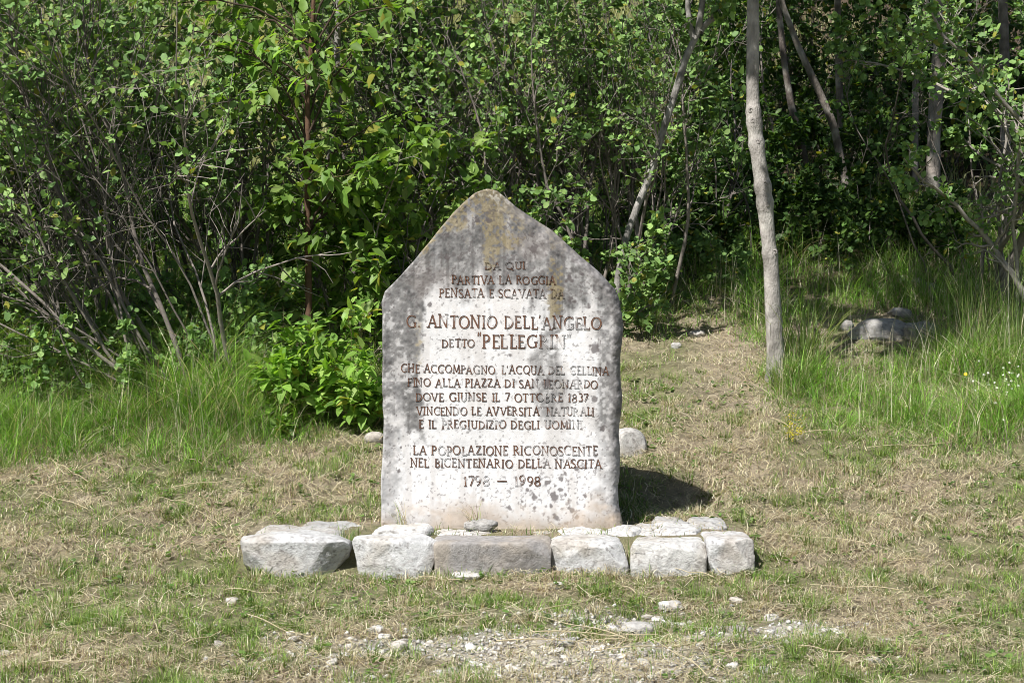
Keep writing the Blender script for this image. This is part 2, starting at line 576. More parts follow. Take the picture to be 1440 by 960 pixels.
B0, B1 = 0.03, 0.97
GL = {
    'A': (0.78, [ln(0.08, 0, 0.39, 1, T), ln(0.39, 1, 0.70, 0), ln(0.2, 0.36, 0.58, 0.36, T), sf(0.08, B0), sf(0.70, B0)]),
    'B': (0.60, [ln(0.12, 0, 0.12, 1), ar(0.22, 0.75, 0.24, 0.22, 90, -90), ar(0.22, 0.27, 0.29, 0.24, 90, -90), ln(0.12, B1, 0.25, B1, T), ln(0.12, 0.52, 0.25, 0.52, T), ln(0.12, B0, 0.25, B0, T)]),
    'C': (0.74, [ar(0.45, 0.5, 0.38, 0.46, 48, 312), ln(0.70, 0.78, 0.72, 0.98, T)]),
    'D': (0.76, [ln(0.12, 0, 0.12, 1), ar(0.22, 0.5, 0.46, 0.455, 90, -90), ln(0.02, 0.955, 0.24, 0.955, T), ln(0.02, 0.045, 0.24, 0.045, T)]),
    'E': (0.56, [ln(0.12, 0, 0.12, 1), ln(0.02, 0.955, 0.50, 0.955, T), ln(0.12, 0.52, 0.42, 0.52, T), ln(0.02, 0.045, 0.52, 0.045, T), ln(0.49, 0.8, 0.49, 0.99, 0.05), ln(0.51, 0.01, 0.52, 0.2, 0.05)]),
    'F': (0.52, [ln(0.12, 0, 0.12, 1), ln(0.02, 0.955, 0.50, 0.955, T), ln(0.12, 0.50, 0.42, 0.50, T), sf(0.12, B0), ln(0.49, 0.8, 0.49, 0.99, 0.05)]),
    'G': (0.80, [ar(0.45, 0.5, 0.38, 0.46, 50, 320), ln(0.70, 0.05, 0.70, 0.42), sf(0.68, 0.43, 0.26), ln(0.70, 0.78, 0.72, 0.98, T)]),
    'H': (0.78, [ln(0.12, 0, 0.12, 1), ln(0.64, 0, 0.64, 1), ln(0.12, 0.5, 0.64, 0.5, T), sf(0.12, B0), sf(0.64, B0), sf(0.12, B1), sf(0.64, B1)]),
    'I': (0.30, [ln(0.15, 0, 0.15, 1), sf(0.15, B0), sf(0.15, B1)]),
    'L': (0.54, [ln(0.12, 0, 0.12, 1), ln(0.02, 0.045, 0.50, 0.045, T), ln(0.49, 0.01, 0.50, 0.22, 0.05), sf(0.12, B1)]),
    'M': (0.92, [ln(0.12, 0, 0.16, 1, T), ln(0.16, 1, 0.46, 0.1), ln(0.46, 0.1, 0.76, 1, T), ln(0.76, 1, 0.80, 0), sf(0.12, B0), sf(0.80, B0)]),
    'N': (0.80, [ln(0.12, 0, 0.12, 1, T), ln(0.12, 1, 0.66, 0), ln(0.66, 0, 0.66, 1, T), sf(0.12, B0), sf(0.66, B1), sf(0.08, B1, 0.2)]),
    'O': (0.86, [ar(0.43, 0.5, 0.37, 0.46, 0, 360)]),
    'P': (0.58, [ln(0.12, 0, 0.12, 1), ar(0.22, 0.72, 0.28, 0.245, 90, -90), ln(0.02, 0.96, 0.24, 0.96, T), ln(0.12, 0.48, 0.24, 0.48, T), sf(0.12, B0)]),
    'Q': (0.88, [ar(0.43, 0.5, 0.37, 0.46, 0, 360), ln(0.48, 0.1, 0.86, -0.16, 0.11)]),
    'R': (0.68, [ln(0.12, 0, 0.12, 1), ar(0.22, 0.74, 0.26, 0.225, 90, -90), ln(0.02, 0.96, 0.24, 0.96, T), ln(0.12, 0.52, 0.24, 0.52, T), ln(0.28, 0.52, 0.64, 0.0), sf(0.12, B0)]),
    'S': (0.54, [ar(0.27, 0.745, 0.20, 0.215, 35, 250, 0.12), ar(0.27, 0.265, 0.22, 0.225, 75, -145, 0.12), ln(0.18, 0.60, 0.36, 0.43, 0.14), ln(0.44, 0.8, 0.45, 0.97, 0.05), ln(0.06, 0.03, 0.06, 0.2, 0.05)]),
    'T': (0.64, [ln(0.32, 0, 0.32, 1), ln(0.02, 0.955, 0.62, 0.955, T), sf(0.32, B0), ln(0.03, 0.8, 0.03, 0.99, 0.05), ln(0.61, 0.8, 0.61, 0.99, 0.05)]),
    'U': (0.76, [ln(0.12, 0.3, 0.12, 1), ln(0.62, 0.3, 0.62, 1, T), ar(0.37, 0.32, 0.25, 0.29, 180, 360, 0.12), sf(0.12, B1), sf(0.62, B1)]),
    'V': (0.76, [ln(0.08, 1, 0.39, 0), ln(0.39, 0, 0.70, 1, T), sf(0.08, B1), sf(0.70, B1)]),
    'Z': (0.62, [ln(0.05, 0.955, 0.56, 0.955, T), ln(0.54, 0.95, 0.07, 0.05), ln(0.05, 0.045, 0.58, 0.045, T), ln(0.06, 0.8, 0.06, 0.98, 0.05), ln(0.57, 0.02, 0.58, 0.2, 0.05)]),
    '1': (0.38, [ln(0.2, 0, 0.2, 1, 0.13), ln(0.06, 0.8, 0.2, 0.98, 0.07), sf(0.2, B0, 0.28)]),
    '3': (0.54, [ar(0.25, 0.74, 0.19, 0.22, 140, -80, 0.11), ar(0.25, 0.27, 0.22, 0.235, 80, -145, 0.12)]),
    '7': (0.52, [ln(0.04, 0.955, 0.5, 0.955, T), ln(0.49, 0.95, 0.17, 0, 0.12), ln(0.04, 0.8, 0.04, 0.98, 0.05)]),
    '8': (0.58, [ar(0.28, 0.75, 0.19, 0.21, 0, 360, 0.11), ar(0.28, 0.27, 0.23, 0.23, 0, 360, 0.12)]),
    '9': (0.58, [ar(0.28, 0.70, 0.21, 0.26, 0, 360, 0.11), ar(0.06, 0.66, 0.43, 0.62, 5, -75, 0.10)]),
    '.': (0.22, [ln(0.08, 0.0, 0.08, 0.13, 0.13)]),
    "'": (0.16, [ln(0.10, 1.08, 0.05, 0.80, 0.08)]),
    '`': (0.20, [ln(0.02, 1.12, 0.14, 0.92, 0.08)]),
    '"': (0.32, [ln(0.07, 1.10, 0.04, 0.82, 0.07), ln(0.22, 1.10, 0.19, 0.82, 0.07)]),
    '-': (1.05, [ln(0.1, 0.45, 0.98, 0.45, 0.10)]),
    ' ': (0.46, []),
}


def stroke_strip(s):
    """sample a stroke into left and right edge points"""
    if s[0] == 'l':
        _, x0, y0, x1, y1, w = s
        n = max(2, int(math.hypot(x1 - x0, y1 - y0) / 0.12) + 1)
        t = np.linspace(0, 1, n)
        c = np.stack([x0 + (x1 - x0) * t, y0 + (y1 - y0) * t], 1)
        d = np.array([x1 - x0, y1 - y0]) / (math.hypot(x1 - x0, y1 - y0) + 1e-9)
        nrm = np.repeat(np.array([[-d[1], d[0]]]), n, 0)
        ww = np.full(n, w)
    else:
        _, cx, cy, rx, ry, a0, a1, w = s
        n = max(6, int(abs(a1 - a0) / 15))
        t = np.radians(np.linspace(a0, a1, n))
        c = np.stack([cx + rx * np.cos(t), cy + ry * np.sin(t)], 1)
        nrm = np.stack([np.cos(t), np.sin(t)], 1)
        ww = w * (0.55 + 0.45 * np.abs(np.cos(t)))
    return c + nrm * ww[:, None] / 2, c - nrm * ww[:, None] / 2


LINES = [
    ('DA QUI', 682, 739, 378.5, 378.5, 10.5), ('PARTIVA LA ROGGIA', 635, 781, 399, 399.5, 12), ('PENSATA E SCAVATA DA', 618, 794, 418, 419, 12.5),
    ("G. ANTONIO DELL'ANGELO", 572, 846, 460, 463.5, 18.5), ('DETTO', 621, 668, 488, 488, 11.5), ('"PELLEGRIN"', 671, 803, 489, 490, 19.5),
    ("CHE ACCOMPAGNO` L'ACQUA DEL CELLINA", 564, 856, 523.5, 527.5, 12), ('FINO ALLA PIAZZA DI SAN LEONARDO', 573, 841, 543, 546, 12),
    ('DOVE GIUNSE IL 7 OTTOBRE 1837', 584, 827, 563.5, 565, 12), ('VINCENDO LE AVVERSITA` NATURALI', 585, 836, 583, 584.5, 12),
    ('E IL PREGIUDIZIO DEGLI UOMINI', 589, 819, 602, 602.5, 12), ('LA POPOLAZIONE RICONOSCENTE', 581, 841, 639, 640, 13),
    ('NEL BICENTENARIO DELLA NASCITA', 577, 846, 656.5, 658, 12.5), ('1798 - 1998', 651, 761, 683, 682.5, 14.5)]
lrng = np.random.RandomState(5)
for text, xa, xb, ya, yb, cap in LINES:
    adv = [GL[c][0] + (0.09 if c != ' ' else 0) for c in text]
    tot = sum(adv) - 0.09
    sx = (xb - xa) / tot
    mb = MB()
    pen = 0.0
    nst = 0
    for ch, ad in zip(text + ' ', adv + [0]):
        if ch == ' ':
            mb.build('inscription', M_paint, root_stone, stone_loc, smooth=False)
            mb = MB()
        jx, jy, js, rot = lrng.uniform(-0.6, 0.6), lrng.uniform(-0.7, 0.7), lrng.uniform(0.95, 1.05), lrng.uniform(-0.03, 0.03)
        bold = lrng.uniform(0.85, 1.10)
        for s in GL[ch][1]:
            s = list(s)
            s[-1] = s[-1] * bold
            a, b = stroke_strip(s)
            e = np.concatenate([a, (a + b) / 2, b])
            px = xa + (pen + e[:, 0]) * sx + jx - rot * e[:, 1] * cap
            base = ya + (yb - ya) * (px - xa) / (xb - xa)
            py = base + jy - e[:, 1] * cap * js + rot * e[:, 0] * cap
            w = np.array([face_pt(u, v) for u, v in zip(px, py)])
            ed = edge_dist(w[:, 0][:, None], w[:, 1][:, None])[:, 0]
            yy = SY + face_y(w[:, 0], w[:, 1], ed) - 0.0030 - 0.00004 * (nst % 25)
            yy[len(a):2 * len(a)] += 0.0026
            nst += 1
            sc_, gr = stain(w[:, 0][:, None], w[:, 1][:, None], ed[:, None])
            sc_, gr = sc_[:, 0], gr[:, 0]
            wear = fbm2(px / 16, py / 16, 91, 4)
            fade = sstep(0.55, 0.75, wear + 0.16 * blob(px, py, 660, 640, 60, 22) + 0.16 * blob(px, py, 800, 480, 25, 60) + 0.22 * blob(px, py, 795, 550, 30, 60)
                         + 0.25 * blob(px, py, 815, 525, 18, 9) + 0.12 * blob(px, py, 800, 597, 30, 12) + 0.20 * blob(px, py, 720, 372, 36, 9) + 0.2 * blob(px, py, 785, 405, 14, 24) + 0.2 * blob(px, py, 790, 478, 14, 14)) * 0.85
            paint = np.array([0.125, 0.068, 0.046]) * (0.8 + 0.6 * fbm2(px / 7, py / 7, 93, 3))[:, None]
            cut = np.minimum(sc_ * 0.86, 0.55)
            colr = paint * (1 - fade)[:, None] + cut * fade[:, None]
            n = len(a)
            i = np.arange(n - 1)
            mb.add(np.stack([w[:, 0], yy, w[:, 1]], 1), quads=np.concatenate([np.stack([i, i + 1, i + n + 1, i + n], 1), np.stack([i + n, i + n + 1, i + 2 * n + 1, i + 2 * n], 1)]), col=colr)
        pen += ad

# ------------------------------------------------------------------ stones
def rock_mesh(w, d, h, seed, box=4.0, cuts=7, n=26, rough=0.06, tone=(0.47, 0.455, 0.435), flat=0.0, dirt=0.3, cutdepth=(0.70, 0.95), taper=0.0, bulge=0.16, hump=0.0, slope=0.0):
    """an irregular quarried block or a rounded cobble: superquadric cut by planes and roughened"""
    rs = np.random.RandomState(seed)
    g = np.linspace(-1, 1, n)
    g = np.tan(g * 0.78) / math.tan(0.78)
    A, B = np.meshgrid(g, g)
    vs, qs, o = [], [], 0
    ij = (np.arange(n - 1)[:, None] * n + np.arange(n - 1)[None]).ravel()
    for ax in range(3):
        for s in (-1, 1):
            p = np.zeros((n, n, 3))
            p[..., ax] = s
            p[..., (ax + 1) % 3] = A * s
            p[..., (ax + 2) % 3] = B
            vs.append(p.reshape(-1, 3))
            qs.append(np.stack([ij, ij + 1, ij + n + 1, ij + n], 1) + o)
            o += n * n
    v = np.concatenate(vs)
    v = v / (np.sum(np.abs(v) ** box, 1, keepdims=True) ** (1 / box))
    v = v * (1 + bulge * (fbm3(v * 1.1 + seed * 3.7, seed, 2) - 0.5)[:, None])
    for _ in range(cuts):
        nrm = norm(rs.normal(size=3))
        lim = rs.uniform(*cutdepth) * (np.abs(v @ nrm)).max()
        over = np.maximum(v @ nrm - lim, 0)
        v = v - over[:, None] * nrm * 0.92
    if flat:
        v[:, 2] = np.where(v[:, 2] > 1 - flat, 1 - flat + (v[:, 2] - 1 + flat) * 0.25, v[:, 2])
    v[:, 0] *= 1 - taper * (0.5 - 0.5 * v[:, 2])
    v[:, 2] -= hump * v[:, 0] ** 2 * (v[:, 2] > 0) * v[:, 2] + slope * np.clip(v[:, 0], 0, 1) ** 3 * (0.5 + 0.5 * v[:, 2])
    sc = np.array([w, d, h]) / 2
    v = v * sc
    nn = norm(v / sc ** 2)
    m = min(w, d, h)
    v = v + nn * ((fbm3(v / m * 1.8 + seed, seed + 2, 4) - 0.5) * rough * 2.2 * m + (fbm3(v / m * 8 + seed, seed + 3, 3) - 0.5) * rough * 0.7 * m - np.maximum(0, 0.10 - np.abs(fbm3(v / m * 2.2 + seed * 2, seed + 4, 4) - 0.5)) * rough * 2.5 * m)[:, None]
    a = fbm3(v * 13 + seed, seed + 5, 4)[:, None]
    b = fbm3(v * 42 + seed, seed + 6, 3)[:, None]
    c = fbm3(v * 7 + seed * 1.3, seed + 8, 3)[:, None]
    col = np.array(tone) * (0.72 + 0.4 * a + 0.2 * b)
    gr = sstep(0.52, 0.68, a * 0.6 + c * 0.4) * 0.55
    col = col * (1 - gr) + np.array([0.24, 0.225, 0.21]) * gr
    di = sstep(0.42, 0.66, c) * dirt
    col = col * (1 - di) + np.array([0.36, 0.29, 0.20]) * di
    crack = sstep(0.035, 0.0, np.abs(fbm3(v * np.array([9, 9, 16]) + seed, seed + 11, 4) - 0.5))[:, None] * 0.4
    col = col * (1 - crack) + np.array([0.17, 0.15, 0.13]) * crack
    pit = sstep(0.68, 0.76, fbm3(v * 75 + seed, seed + 9, 2))[:, None] * 0.6
    col = col * (1 - pit) + np.array([0.14, 0.125, 0.115]) * pit
    mb = MB()
    mb.add(v, quads=np.concatenate(qs), col=np.clip(col, 0.04, 0.75))
    return mb


def weld(me):
    import bmesh
    bm = bmesh.new()
    bm.from_mesh(me)
    bmesh.ops.remove_doubles(bm, verts=bm.verts, dist=1e-5)
    bmesh.ops.recalc_face_normals(bm, faces=bm.faces)
    bm.to_mesh(me)
    bm.free()


def place_rock(name, label, loc, size, seed, rot=(0, 0, 0), cat='stone', group=None, **kw):
    me = rock_mesh(size[0], size[1], size[2], seed, **kw).mesh(name)
    weld(me)
    me.materials.append(M_stone)
    o = bpy.data.objects.new(name, me)
    COL.objects.link(o)
    o.location = [float(a) for a in loc]
    o.rotation_euler = rot
    return tag(o, label, cat, group)


KERB = 'squared stones of the kerb before the memorial'
# (x0, x1, top, bottom, seed, tone, label, options)
kerbs = [
    (338, 489, 755, 800, 11, (0.42, 0.42, 0.42), 'long pale kerb stone with a rounded sloping right end, outermost on the left', dict(box=8, cuts=13, rough=0.035, taper=0.10, slope=0.28), 0.0),
    (495, 614, 759, 810, 12, (0.47, 0.47, 0.47), 'white kerb block tapering downwards beside a dark gap', dict(box=9, cuts=14, rough=0.035, taper=0.24), 0.0),
    (614, 772, 764, 812, 23, (0.262, 0.25, 0.243), 'brownish grey rectangular kerb block, darkest of the row', dict(box=14, cuts=9, rough=0.03), 0.0),
    (772, 882, 761, 812, 14, (0.43, 0.43, 0.43), 'pale kerb block with a humped top, right of the dark brown block', dict(box=9, cuts=13, rough=0.035, hump=0.22), 0.0),
    (889, 992, 766, 814, 25, (0.44, 0.435, 0.425), 'square cream grey kerb block just left of the end block', dict(box=14, cuts=9, rough=0.03), 0.0),
    (995, 1060, 761, 811, 16, (0.47, 0.47, 0.475), 'narrow white kerb block closing the right end of the row', dict(box=11, cuts=10, rough=0.035), 0.03)]
for x0, x1, yt, yb_, seed, tone, lab, kw, rz in kerbs:
    Yf = -0.52
    dep = 0.36 if x0 == 995 else 0.25
    a, b = at(x0, yb_, Yf), at(x1, yt, Yf)
    w, h = b[0] - a[0], (b[2] - a[2])
    h2 = h + 0.07
    place_rock('kerb_stone', lab, ((a[0] + b[0]) / 2, Yf + dep / 2, b[2] - h2 / 2 + 0.006), (w * 1.05, dep, h2), seed, (0, 0, rz), group=KERB, tone=tone, dirt=0.28, n=54, bulge=0.07, cutdepth=(0.74, 0.95), **kw)

FLAGS = 'flat stones paving the top of the kerb'
# (x0, x1, y of the front lip, depth from, depth to, seed, tone, label)
flags = [
    (352, 474, 744, -0.30, -0.02, 31, 0.43, 'low flat stone lying behind the long left kerb stone'),
    (425, 522, 738, -0.02, 0.22, 32, 0.38, 'thin broad grey slab at the back left of the kerb, half sunk in turf'),
    (528, 606, 745, -0.22, -0.06, 33, 0.56, 'flat white stone below the bottom left corner of the memorial'),
    (612, 702, 754, -0.22, -0.06, 34, 0.52, 'flat pale stone lying behind the dark brown kerb block'),
    (709, 790, 757, -0.22, -0.06, 35, 0.47, 'rounded flat grey stone under the foot of the memorial, left of a white one'),
    (786, 854, 752, -0.22, -0.05, 36, 0.56, 'flat white stone below the bottom right corner of the memorial'),
    (848, 905, 755, -0.22, -0.02, 37, 0.50, 'small flat stone tucked beside the memorial foot and the square cream block'),
    (893, 986, 755, -0.22, 0.04, 38, 0.52, 'broad flat stone lying behind the square cream kerb block'),
    (912, 975, 742, 0.05, 0.22, 39, 0.40, 'low grey stone at the edge of the memorial shadow'),
    (972, 1022, 744, 0.02, 0.24, 40, 0.40, 'small grey stone behind the right end block, by green sprouts')]
for x0, x1, yl, ya_, yb_, seed, t, lab in flags:
    a, b = at(x0, yl, ya_), at(x1, yl, ya_)
    w = b[0] - a[0]
    t *= 0.9
    top = a[2] + (-0.016 if x0 < 500 else 0.014 if x0 < 800 else 0.032)
    place_rock('flat_stone', lab, ((a[0] + b[0]) / 2, (ya_ + yb_) / 2, top - 0.05), (w * 1.10, yb_ - ya_ + 0.09, 0.12), seed, (rng.uniform(-.04, .04), rng.uniform(-.04, .04), rng.uniform(-.12, .12)),
               group=FLAGS, tone=(t, t * 0.99, t * 0.98), box=3.2, cuts=7, flat=0.25, n=30, rough=0.09)


def on_ground(px, py, lift=0.0):
    """ground point seen at a photo pixel"""
    d = at(px, py, CAM_Y + 1) - np.array([0, CAM_Y, CAM_Z])
    lo, hi = 4.0, 60.0
    t = lo
    while t < hi:
        p = np.array([0, CAM_Y, CAM_Z]) + d * t
        if p[2] <= ground(p[0], p[1]):
            break
        t += 0.02
    p[2] = float(ground(p[0], p[1])) + lift
    return p


singles = [
    # px, py of the foot, width px, height px, depth ratio, seed, tone, name, label, opts
    (676, 744, 48, 14, 0.7, 51, 0.30, 'loose_stone', 'small brown-edged loose stone lying against the foot of the memorial', dict(box=3, cuts=8), 'platform'),
    (884, 641, 54, 38, 0.9, 52, 0.40, 'round_stone', 'smooth rounded grey stone half hidden behind the right edge of the memorial', dict(box=2.2, cuts=1, rough=0.02), None),
    (526, 622, 28, 14, 0.9, 53, 0.42, 'round_stone', 'small pale stone in the grass at the left edge of the memorial', dict(box=2.4, cuts=2, rough=0.03), None),
    (1238, 477, 84, 34, 0.6, 54, 0.27, 'boulder', 'long grey boulder in dappled shade, larger of the two under the trees', dict(box=3, cuts=6), None),
    (1301, 478, 62, 33, 0.7, 55, 0.24, 'boulder', 'angular mossy boulder touching the right end of the long grey one', dict(box=3, cuts=9), None),
    (1192, 464, 20, 16, 0.9, 56, 0.25, 'boulder', 'fist sized blue grey stone left of the long shaded boulder', dict(box=2.4, cuts=3), None),
    (1266, 445, 34, 12, 0.8, 57, 0.30, 'loose_stone', 'flat pale stone just behind the long shaded boulder', dict(box=3, cuts=6), None),
    (1272, 398, 15, 11, 0.9, 58, 0.42, 'loose_stone', 'small bright cobble topmost on the bare bank under the shrubs', dict(box=2.3, cuts=2), None),
    (1306, 416, 26, 18, 0.8, 59, 0.40, 'loose_stone', 'tan stone on the bare bank, biggest of its rubble', dict(box=3, cuts=7), None),
    (1290, 403, 18, 12, 0.8, 60, 0.40, 'loose_stone', 'tan broken stone just above the biggest one on the bare bank', dict(box=3, cuts=7), None),
    (1352, 405, 22, 12, 0.8, 61, 0.38, 'loose_stone', 'stone on the bare bank nearest the forked grey shrub stems', dict(box=3, cuts=7), None),
    (980, 474, 24, 9, 0.9, 62, 0.38, 'loose_stone', 'sunken pale stone on the straw path left of the slender trunk', dict(box=2.6, cuts=4), None),
    (951, 490, 16, 8, 0.9, 63, 0.38, 'loose_stone', 'tiny pale stone on the straw path beside a sunken one', dict(box=2.6, cuts=4), None),
    (560, 917, 24, 14, 0.9, 64, 0.60, 'white_stone', 'bright white angular stone alone in the grass below the second kerb block', dict(box=2.8, cuts=9), None),
    (527, 893, 26, 11, 0.9, 65, 0.58, 'white_stone', 'flattish bright white stone left of the gravel', dict(box=2.8, cuts=9), None),
    (944, 861, 34, 14, 0.8, 66, 0.44, 'white_stone', 'pinkish tilted angular stone standing proud of the gravel', dict(box=3, cuts=9), None),
    (898, 893, 50, 16, 0.8, 67, 0.36, 'white_stone', 'broad dark grey stone sunk in the gravel', dict(box=3, cuts=8), None),
    (1032, 889, 30, 8, 0.8, 68, 0.36, 'white_stone', 'flat dark stone at the right end of the gravel', dict(box=3, cuts=8), None),
    (1035, 848, 20, 8, 0.8, 69, 0.52, 'white_stone', 'flat white stone behind the right half of the gravel', dict(box=3, cuts=8), None),
    (793, 909, 34, 9, 0.8, 70, 0.36, 'white_stone', 'flat grey stone half buried in the middle of the gravel', dict(box=3, cuts=8), None),
    (781, 828, 24, 9, 0.8, 71, 0.52, 'white_stone', 'white stone close in front of the humped kerb block', dict(box=3, cuts=8), None),
    (656, 815, 44, 9, 0.7, 72, 0.46, 'white_stone', 'flat slab at the foot of the dark brown kerb block', dict(box=3, cuts=8), None),
    (1228, 933, 24, 9, 0.8, 73, 0.52, 'white_stone', 'whitish stone in the grass far right of the gravel', dict(box=3, cuts=8), None),
    (1245, 905, 20, 8, 0.8, 74, 0.46, 'white_stone', 'pinkish flat stone in the grass far right of the gravel', dict(box=3, cuts=8), None),
    (4, 924, 18, 9, 0.8, 75, 0.55, 'white_stone', 'white stone at the very left edge of the lawn', dict(box=3, cuts=8), None),
    (326, 848, 18, 8, 0.8, 76, 0.5, 'white_stone', 'pale stone in the lawn below the long left kerb stone', dict(box=3, cuts=8), None)]
for px, py, wp, hp, dr, seed, t, nm, lab, kw, where in singles:
    p = at(px, py, -0.13) if where == 'platform' else on_ground(px, py)
    sc = (p[1] - CAM_Y) / F
    w, h = wp * sc, hp * sc * 1.35
    warm = np.array([1, 0.97, 0.93])
    kw = dict(dict(rough=0.09, dirt=0.3), **kw)
    place_rock(nm, lab, (p[0], p[1] + w * dr * 0.3, p[2] + h * 0.5 - hp * sc * (0.55 if nm == 'boulder' else 0.36)), (w, w * dr, h), seed, (0, 0, rng.uniform(-.25, .25)), group=None, tone=tuple(t * warm), n=24, **kw)

# pebbles of the gravel patch: a few shapes, copied one by one
protos = []
for k in range(7):
    me = rock_mesh(0.05, 0.042, 0.03, 200 + k, box=2.8, cuts=8, n=9, rough=0.10, tone=[(0.6, 0.58, 0.55), (0.55, 0.53, 0.5), (0.42, 0.40, 0.37)][k % 3], dirt=0.2).mesh('pebble')
    weld(me)
    me.materials.append(M_stone)
    protos.append(me)
prs = np.random.RandomState(21)
n_p = 0
while n_p < 280:
    x, y = prs.uniform(-1.3, 1.9), prs.uniform(-2.75, -1.0)
    if prs.rand() > gravel_mask(x, y) * 1.1 + 0.012:
        continue
    o = bpy.data.objects.new('pebble', protos[prs.randint(7)])
    COL.objects.link(o)
    s = 0.35 + 1.05 * prs.rand() ** 2.4
    o.scale = (s, s * prs.uniform(.7, 1.1), s * prs.uniform(.45, .9))
    o.rotation_euler = (prs.uniform(-.4, .4), prs.uniform(-.4, .4), prs.uniform(0, 6.28))
    o.location = (x, y, float(ground(x, y)) + 0.002 * s)
    tag(o, 'small chalky pebble lying in the gravel and thin grass before the kerb', 'pebble', 'chalky pebbles strewn before the kerb')
    n_p += 1
# finer chips nobody could count
mb = MB()
pts = prs.uniform((-1.5, -2.8), (2.0, -0.95), (60000, 2))
pts = pts[prs.rand(60000) < gravel_mask(pts[:, 0], pts[:, 1]) * 0.19 + 0.004]
n = len(pts)
oct_ = np.array([[1, 0, 0], [0, 1, 0], [-1, 0, 0], [0, -1, 0], [0, 0, 1], [0, 0, -1]], float)
r = 0.003 + 0.013 * prs.rand(n, 1, 1) ** 2 * prs.uniform(0.6, 1.4, (n, 6, 1))
v = oct_[None] * r * np.array([1, 1, 0.7])
ang = prs.uniform(0, 6.28, n)
ca, sa = np.cos(ang)[:, None], np.sin(ang)[:, None]
v = np.stack([v[..., 0] * ca - v[..., 1] * sa, v[..., 0] * sa + v[..., 1] * ca, v[..., 2]], -1)
v = v + np.stack([pts[:, 0], pts[:, 1], ground(pts[:, 0], pts[:, 1]) + 0.004], 1)[:, None]
tr = np.array([[0, 1, 4], [1, 2, 4], [2, 3, 4], [3, 0, 4], [1, 0, 5], [2, 1, 5], [3, 2, 5], [0, 3, 5]])
tris = (tr[None] + 6 * np.arange(n)[:, None, None]).reshape(-1, 3)
cc = np.repeat((np.array([0.58, 0.56, 0.53]) * prs.uniform(0.45, 1.15, (n, 1)))[:, None], 6, 1).reshape(-1, 3)
mb.add(v.reshape(-1, 3), tris=tris, col=cc)
tag(mb.build('gravel', M_stone, smooth=False), kind='stuff')

# ------------------------------------------------------------------ grass
GREENS = np.array([[0.12, 0.195, 0.045], [0.16, 0.235, 0.06], [0.215, 0.27, 0.085], [0.095, 0.155, 0.04]])
STRAWS = np.array([[0.54, 0.485, 0.345], [0.46, 0.40, 0.27], [0.32, 0.255, 0.175], [0.66, 0.62, 0.49], [0.21, 0.16, 0.115]])


def blades(mb, roots, h, w, lean, dirs, cols, rs, segs=2):
    """curved tapering blades; lean = sideways reach divided by height"""
    n = len(roots)
    side = np.stack([-np.sin(dirs + rs.uniform(-.9, .9, n)), np.cos(dirs), np.zeros(n)], 1)
    side = norm(side)
    fwd = np.stack([np.cos(dirs), np.sin(dirs), np.zeros(n)], 1)
    rings = []
    for k in range(segs + 1):
        t = k / segs
        c = roots + fwd * (lean * h * t ** 1.8)[:, None]
        c[:, 2] += h * (t - 0.35 * np.clip(lean, 0, 1.2) * t ** 2.5)
        ww = w * (1 - t) ** 0.8 if k else w
        if k < segs:
            rings.append(c - side * ww[:, None] / 2)
            rings.append(c + side * ww[:, None] / 2)
        else:
            rings.append(c)
    v = np.stack(rings, 1)
    m = v.shape[1]
    base = np.arange(n)[:, None] * m
    q = [np.concatenate([base + 2 * k, base + 2 * k + 1, base + 2 * k + 3, base + 2 * k + 2], 1) for k in range(segs - 1)]
    t = np.concatenate([base + 2 * (segs - 1), base + 2 * (segs - 1) + 1, base + 2 * segs], 1)
    mb.add(v.reshape(-1, 3), quads=np.concatenate(q) if q else None, tris=t, col=np.repeat(cols, m, 0))


def tall_zone(x, y):
    """0 = mown, 1 = uncut"""
    nz = (fbm2(x * 2.2, y * 2.2, 101, 3) - 0.5)
    left = sstep(-1.0, -1.9, x + 1.3 * nz) * sstep(0.95, 1.8, y + 1.3 * nz)
    left2 = sstep(-0.75, -1.0, x) * sstep(1.65, 2.4, y + 0.8 * nz) * 0.75
    right = sstep(1.45, 2.1, x + 0.8 * nz - 0.10 * (y - 2)) * sstep(1.1, 1.9, y + 1.2 * nz) * np.maximum(sstep(3.8, 3.0, y - 0.25 * (x - 2.4)), sstep(2.9, 3.3, x))
    back = sstep(3.7, 4.7, y + 1.2 * nz) * 0.97
    bare = 1 - 0.9 * np.exp(-(((x - 2.65) / 0.75) ** 2 + ((y - 4.0) / 0.75) ** 2) ** 2)
    return np.clip(np.maximum.reduce([left, left2, right, back]) * bare, 0, 1)


def on_kerb(x, y):
    return (np.abs(x + 0.08) < 1.30) & (y > -0.50) & (y < 0.24)


grs = np.random.RandomState(33)


def frustum_pts(n, y0, y1, extra=0.9):
    y = grs.uniform(y0, y1, n)
    half = 0.2572 * (y - CAM_Y) + extra
    x = grs.uniform(-1, 1, n) * half
    return x, y


